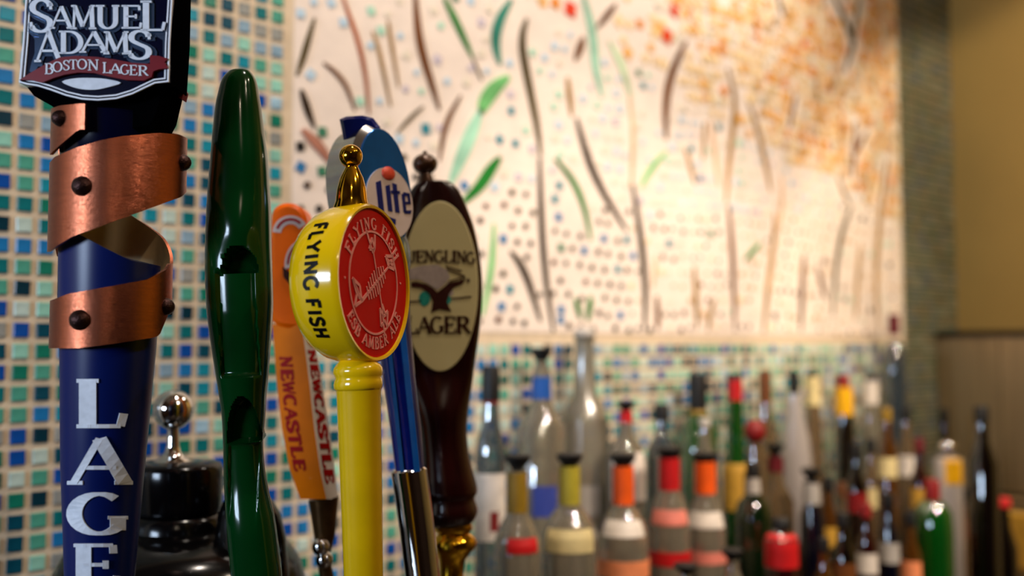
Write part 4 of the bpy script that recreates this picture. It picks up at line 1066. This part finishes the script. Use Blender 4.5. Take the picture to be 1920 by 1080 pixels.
def bottle(px, off, zone, prof, gm, parts, label, name='bottle', cat='bottle', seg=24):
    """prof: (py, half width px) from the top of the glass down; the base stands on its step"""
    yv = WY - (OFF[off] if isinstance(off, str) else off); zb = ZT[zone]
    P = on_wall(px, 700, yv); x = P.x; dep = (Vector((x, yv, CAMZ)) - CAM).dot(Fh); kk = dep / F
    def hz(py):
        d = ray(px, py); return CAMZ + d.z * yv / d.y - zb
    o = empty(name, label, cat, (x, yv, zb), 'liquor bottles on the back counter')
    pp = [(w_ * kk, hz(py)) for py, w_ in prof]
    rb = pp[-1][0]
    pp = [q for q in pp if q[1] > .008] + [(rb, .006), (rb * .92, .0005)]
    tabh = [(h, r) for r, h in pp]
    mb = MB(); mb.lathe([(r, h) for r, h in pp][::-1] + [(pp[0][0] * .3, pp[0][1] + .0005)], seg); mb.obj('glass_body', GL[gm], o, 60)
    for nm, y0, y1, m_, *ex in parts:
        mb = MB()
        if nm == 'pourer':
            wd = ex[0] if ex else 24
            mb.lathe([(wd * .42 * kk, hz(y1)), (wd * .45 * kk, hz(y1 - (y1 - y0) * .3)), (wd * 1.0 * kk, hz(y0 + (y1 - y0) * .25)), (wd * 1.02 * kk, hz(y0 + 2)), (wd * .9 * kk, hz(y0))], 20)
        elif nm == 'cap':
            wd = ex[0]; mb.lathe([(wd * kk, hz(y1)), (wd * kk, hz(y0 + (y1 - y0) * .12)), (wd * .86 * kk, hz(y0))], 20)
        elif nm == 'ball':
            wd = ex[0]; mb.sphere((0, 0, hz((y0 + y1) / 2)), wd * kk, 20, (1, 1, (hz(y0) - hz(y1)) / 2 / (wd * kk)))
        else:
            h0, h1 = hz(y1), hz(y0); h0 = max(h0, .01)
            if h1 <= h0: continue
            ns = 8; ra = []
            for i in range(ns + 1):
                h = h0 + (h1 - h0) * i / ns
                ra.append((interp(tabh, h) + .0006, h))
            full = nm in ('foil', 'band')
            if full: mb.lathe(ra, 24)
            else:
                c_ = ex[0] if ex else 0; hw = ex[1] if len(ex) > 1 else 70
                t0 = math.atan2(x, yv)                      # the side that faces the bar
                a_c = math.radians(c_) + (-t0)
                mb.lathe(ra, 16, None, a_c - math.radians(hw), a_c + math.radians(hw)); 
        nn = {'foil': 'neck_foil', 'band': 'neck_band', 'label': 'label', 'cap': 'cap', 'pourer': 'pourer', 'ball': 'stopper'}[nm]
        mb.obj(nn, LM[m_] if m_ in LM else M[m_], o, 50)
    return o
clr = 'clear'
def vodka(px, yt, hw_neck, y_nb, hw_b, off='A', gm='clear', parts=(), label='', pour=24, sh=38):
    """a spirits bottle with a conical speed-pourer cap"""
    ps = [('pourer', yt, yt + 38, 'black', pour)] + list(parts)
    return bottle(px, off, off if off in ZT else 'A', [(yt + 30, hw_neck), (y_nb, hw_neck), (y_nb + sh * .5, hw_neck + (hw_b - hw_neck) * .45), (y_nb + sh, hw_b * .88), (y_nb + sh * 1.5, hw_b), (1080, hw_b)], gm, ps, label)
# front row
vodka(970, 852, 18, 960, 44, 'A', 'clear', [('foil', 885, 960, 'gold'), ('label', 1002, 1030, 'red', 15, 40)], 'clear bottle with a dull gold neck wrap and red label, second from the taps')
vodka(1067, 850, 19, 945, 52, 'A', 'clear', [('foil', 874, 945, 'olive'), ('label', 985, 1028, 'cream', 0, 55)], 'clear bottle with an olive yellow neck wrap and cream label')
vodka(1167, 850, 19, 945, 47, 'A', 'clear', [('foil', 874, 945, 'orange'), ('label', 970, 1000, 'white', 0, 55), ('band', 1045, 1078, 'paleorange')], 'clear bottle with an orange neck wrap and white label with an orange band')
vodka(1253, 838, 19, 918, 38, 'A', 'clear', [('foil', 858, 918, 'red'), ('label', 952, 980, 'pink', 0, 60), ('band', 1030, 1056, 'red')], 'clear bottle with a bright red neck wrap and red band')
vodka(1320, 848, 19, 925, 37, 'A', 'clear', [('foil', 865, 925, 'orange'), ('label', 956, 986, 'white', 0, 60), ('band', 1030, 1052, 'pink')], 'clear bottle with an orange neck wrap, right of the red necked one')
bottle(1409, 'A', 'A', [(890, 11), (925, 13), (945, 30), (975, 36), (1080, 36)], 'dgreen', [('cap', 868, 895, 'black', 13), ('foil', 895, 925, 'grey')], 'green bottle with a short black cap and silver neck')
bottle(1460, .300, 'F', [(985, 10), (998, 20), (1010, 30), (1080, 31)], 'wine', [('cap', 972, 992, 'black', 17), ('band', 1000, 1062, 'red')], 'squat bottle with a wide bright red wrap, low in the front')
bottle(1518, 'A', 'A', [(902, 14), (950, 16), (968, 22), (1080, 23)], 'navy', [('pourer', 878, 906, 'black', 18), ('foil', 906, 945, 'beige' if 'beige' in LM else 'grey')], 'slim navy bottle with a grey neck under a black pourer')
# middle row
bottle(920, 'B', 'B', [(755, 14), (800, 17), (835, 27), (860, 29), (1080, 30)], 'blue', [('cap', 686, 750, 'black', 17), ('foil', 740, 757, 'dred'), ('label', 885, 1010, 'white', -8, 75), ('label', 955, 992, 'dred', 14, 16)], 'pale blue bottle with a tall black cap and long white label beside the taps')
bottle(1173, 'B', 'B', [(785, 12), (815, 14), (838, 30), (860, 36), (1080, 36)], 'clear', [('pourer', 752, 776, 'black', 18), ('foil', 770, 792, 'red'), ('label', 846, 935, 'white', 12, 60)], 'clear bottle with a red ring on its neck and large white label')
bottle(1240, 'B', 'B', [(785, 12), (815, 13), (840, 27), (860, 30), (1080, 30)], 'blue', [('cap', 758, 788, 'black', 14)], 'pale teal glass bottle with a plain black cap')
bottle(1320, .135, 'B', [(790, 9), (830, 11), (860, 22), (1080, 24)], 'clear', [('cap', 784, 800, 'grey', 11)], 'thin clear bottle standing behind the orange necked one')
bottle(1451, 'B', 'B', [(858, 14), (905, 16), (940, 33), (1080, 34)], 'beige', [('pourer', 832, 858, 'black', 17), ('foil', 856, 884, 'maroon')], 'beige bottle with a maroon neck band')
bottle(1414, .145, 'B', [(830, 13), (870, 16), (895, 22), (1080, 22)], 'beige', [('ball', 786, 832, 'dred', 20)], 'beige bottle with a round dark red stopper')
# back row
bottle(1015, 'C', 'C', [(672, 9), (700, 17), (750, 19), (775, 30), (800, 46), (1000, 48), (1080, 46)], 'clear', [('pourer', 652, 690, 'black', 20), ('foil', 706, 748, 'blue'), ('label', 905, 962, 'royal', 8, 28)], 'wide clear bottle with a bright blue neck wrap and round blue label')
bottle(1096, 'C', 'C', [(630, 21), (645, 17), (740, 22), (765, 36), (790, 44), (1080, 44)], 'frost', [('ball', 612, 640, 'grey', 20), ('label', 905, 960, 'grey', 6, 30)], 'tallest frosted bottle with a long milky neck')
bottle(1308, 'C', 'C', [(765, 15), (780, 20), (805, 34), (870, 38), (1080, 38)], 'green', [('cap', 700, 768, 'black', 17), ('foil', 764, 776, 'gold')], 'bright green bottle with a tall black cap')
bottle(1377, 'C', 'C', [(745, 14), (790, 16), (860, 18), (880, 24), (1080, 26)], 'green', [('cap', 700, 716, 'black', 14), ('foil', 712, 750, 'red'), ('label', 868, 955, 'ochre', 0, 80)], 'slim bright green bottle with a red neck and yellow label')
bottle(1434, 'C', 'C', [(756, 12), (790, 14), (830, 22), (1080, 24)], 'beige', [('cap', 694, 756, 'brown', 12)], 'pale bottle with a tall amber brown neck wrap')
bottle(1488, 'C', 'C', [(738, 13), (770, 16), (820, 26), (860, 30), (900, 31), (1080, 31)], 'white', [('cap', 695, 738, 'black', 10)], 'opaque white bottle with a slim black cap')
bottle(1523, 'C', 'C', [(758, 13), (790, 15), (830, 18), (1080, 19)], 'beige', [('cap', 694, 706, 'black', 11), ('foil', 706, 760, 'cream')], 'beige bottle with a cream neck wrap, right of the white one')
bottle(1581, 'C', 'C', [(778, 16), (800, 18), (850, 20), (1080, 21)], 'dark', [('cap', 702, 726, 'dred', 11), ('foil', 726, 778, 'yellow')], 'very dark bottle with a bright yellow neck wrap')
bottle(1631, 'C', 'C', [(758, 14), (790, 17), (830, 19), (1080, 20)], 'clear', [('cap', 702, 714, 'black', 10), ('foil', 714, 758, 'white')], 'clear bottle with a white neck wrap, last of the tall back row')
bottle(1678, 'C', 'C', [(640, 10), (655, 20), (700, 21), (900, 22), (1080, 22)], 'grey', [('cap', 590, 628, 'maroon', 11)], 'tall blue grey bottle with a small purple red stopper')
# the crowd further along
far = [
 (1548, 'A', 895, 'amber', 20, 'ochre', 'black', 'amber bottle with an ochre label beside the navy one'),
 (1574, .10, 905, 'beige', 17, 'paleorange', 'brown', 'beige bottle with a pale orange label below the dark one'),
 (1602, 'A', 830, 'dark', 20, 'dred', 'black', 'dark bottle with a dark red label in the front row'),
 (1630, .12, 822, 'beige', 19, 'cream', 'black', 'beige bottle with a cream label and black cap'),
 (1660, 'A', 765, 'amber', 19, 'cream', 'gold', 'amber bottle with a dull gold cap'),
 (1697, .12, 762, 'beige', 18, 'white', 'black', 'beige bottle with a white label right of the blue grey bottle'),
 (1720, 'A', 822, 'wine', 18, 'ochre', 'maroon', 'wine red bottle with an ochre label'),
 (1768, .11, 766, 'dark', 16, 'dred', 'black', 'black necked dark bottle before the steel cabinet'),
 (1575, 'F', 962, 'dark', 24, 'brown', 'black', 'dark squat bottle in the lowest row, left'),
 (1618, 'F', 945, 'wine', 21, 'white', 'dred', 'wine dark bottle with a white label in the lowest row'),
 (1660, 'F', 925, 'navy', 20, 'grey', 'black', 'navy bottle with a grey label in the lowest row'),
 (1538, .335, 1010, 'amber', 20, 'gold', 'black', 'low amber bottle at the front edge'),
 (1700, 'F', 960, 'amber', 19, 'paleorange', 'black', 'amber bottle with a pale orange label in the lowest row'),
 (1790, .20, 880, 'amber', 17, 'brown', 'brown', 'amber bottle with a brown cap close to the steel cabinet'),
]
for px, off, yt, gm, hw, lab, capc, text in far:
    zone = off if isinstance(off, str) else ('B' if off < .16 else ('A' if off < .235 else 'F'))
    bottle(px, off, zone, [(yt + 22, hw * .42), (yt + 55, hw * .5), (yt + 80, hw * .95), (1080, hw)], gm, [('cap', yt, yt + 26, capc, hw * .5), ('label', yt + 92, yt + 130, lab, 0, 65)], text)
bottle(1742, 'F', 'F', [(938, 12), (945, 24), (965, 34), (1000, 36), (1080, 36)], 'green', [('cap', 900, 938, 'dred', 14)], 'round bright green bottle with a dark red cap at the lower right')
bottle(1773, .215, 'A', [(858, 22), (862, 25), (1080, 25)], 'white', [('ball', 826, 856, 'chrome', 17), ('label', 858, 906, 'yellow', 28, 40)], 'white jar with a yellow label and chrome lid', 'jar', 'jar')
bottle(1282, .300, 'F', [(1075, 10), (1090, 12), (1110, 24), (1180, 30)], 'clear', [('pourer', 1058, 1082, 'black', 22)], 'clear bottle with only its black pourer rising into view, left of the pair')
bottle(1369, .300, 'F', [(1050, 10), (1070, 12), (1100, 24), (1180, 30)], 'clear', [('pourer', 1030, 1058, 'black', 20)], 'clear bottle with only its black pourer rising into view, right of the pair')
# dark upright bottles before the steel panel, red-spouted bottle, glass bowl and box
def std(px, yt, off, zone, hw, gm, parts, label, **kw):
    return bottle(px, off, zone, [(yt, hw * .4), (yt + 40, hw * .5), (yt + 80, hw), (1080, hw)], gm, parts, label, **kw)
std(1838, 790, .318, 'F', 27, 'dark', [('cap', 762, 792, 'black', 13)], 'tall black bottle standing against the steel panel')
std(1875, 950, .310, 'F', 22, 'dark', [('cap', 935, 952, 'red', 12)], 'dark bottle with a red cap beside the vent slats')
yb = WY - .30
P = on_wall(1832, 1010, yb)
bw = empty('glass_bowl', 'shallow clear glass bowl at the lower right corner', 'bowl', (P.x - .05, yb + .0, ZT['F'] + .0003), None)
mb = MB(); mb.lathe([(.018, .0), (.022, .004), (.030, .03), (.034, .06), (.032, .06), (.028, .031), (.018, .006), (0, .005)], 32); mb.obj('bowl_shell', GL['clear'], bw, 60)
P = on_x(1800, 930, SX - .11)
bxo = MB(); bxo.box((0, 0, .055), (.06, .07, .11)); bxo = bxo.obj('cardboard_box', LM['ochre']); bxo.location = (BX1 - .045, WY - .205, ZT['A'] + .0003); tag(bxo, 'plain tan cardboard box between the bottles and the steel cabinet', 'box')
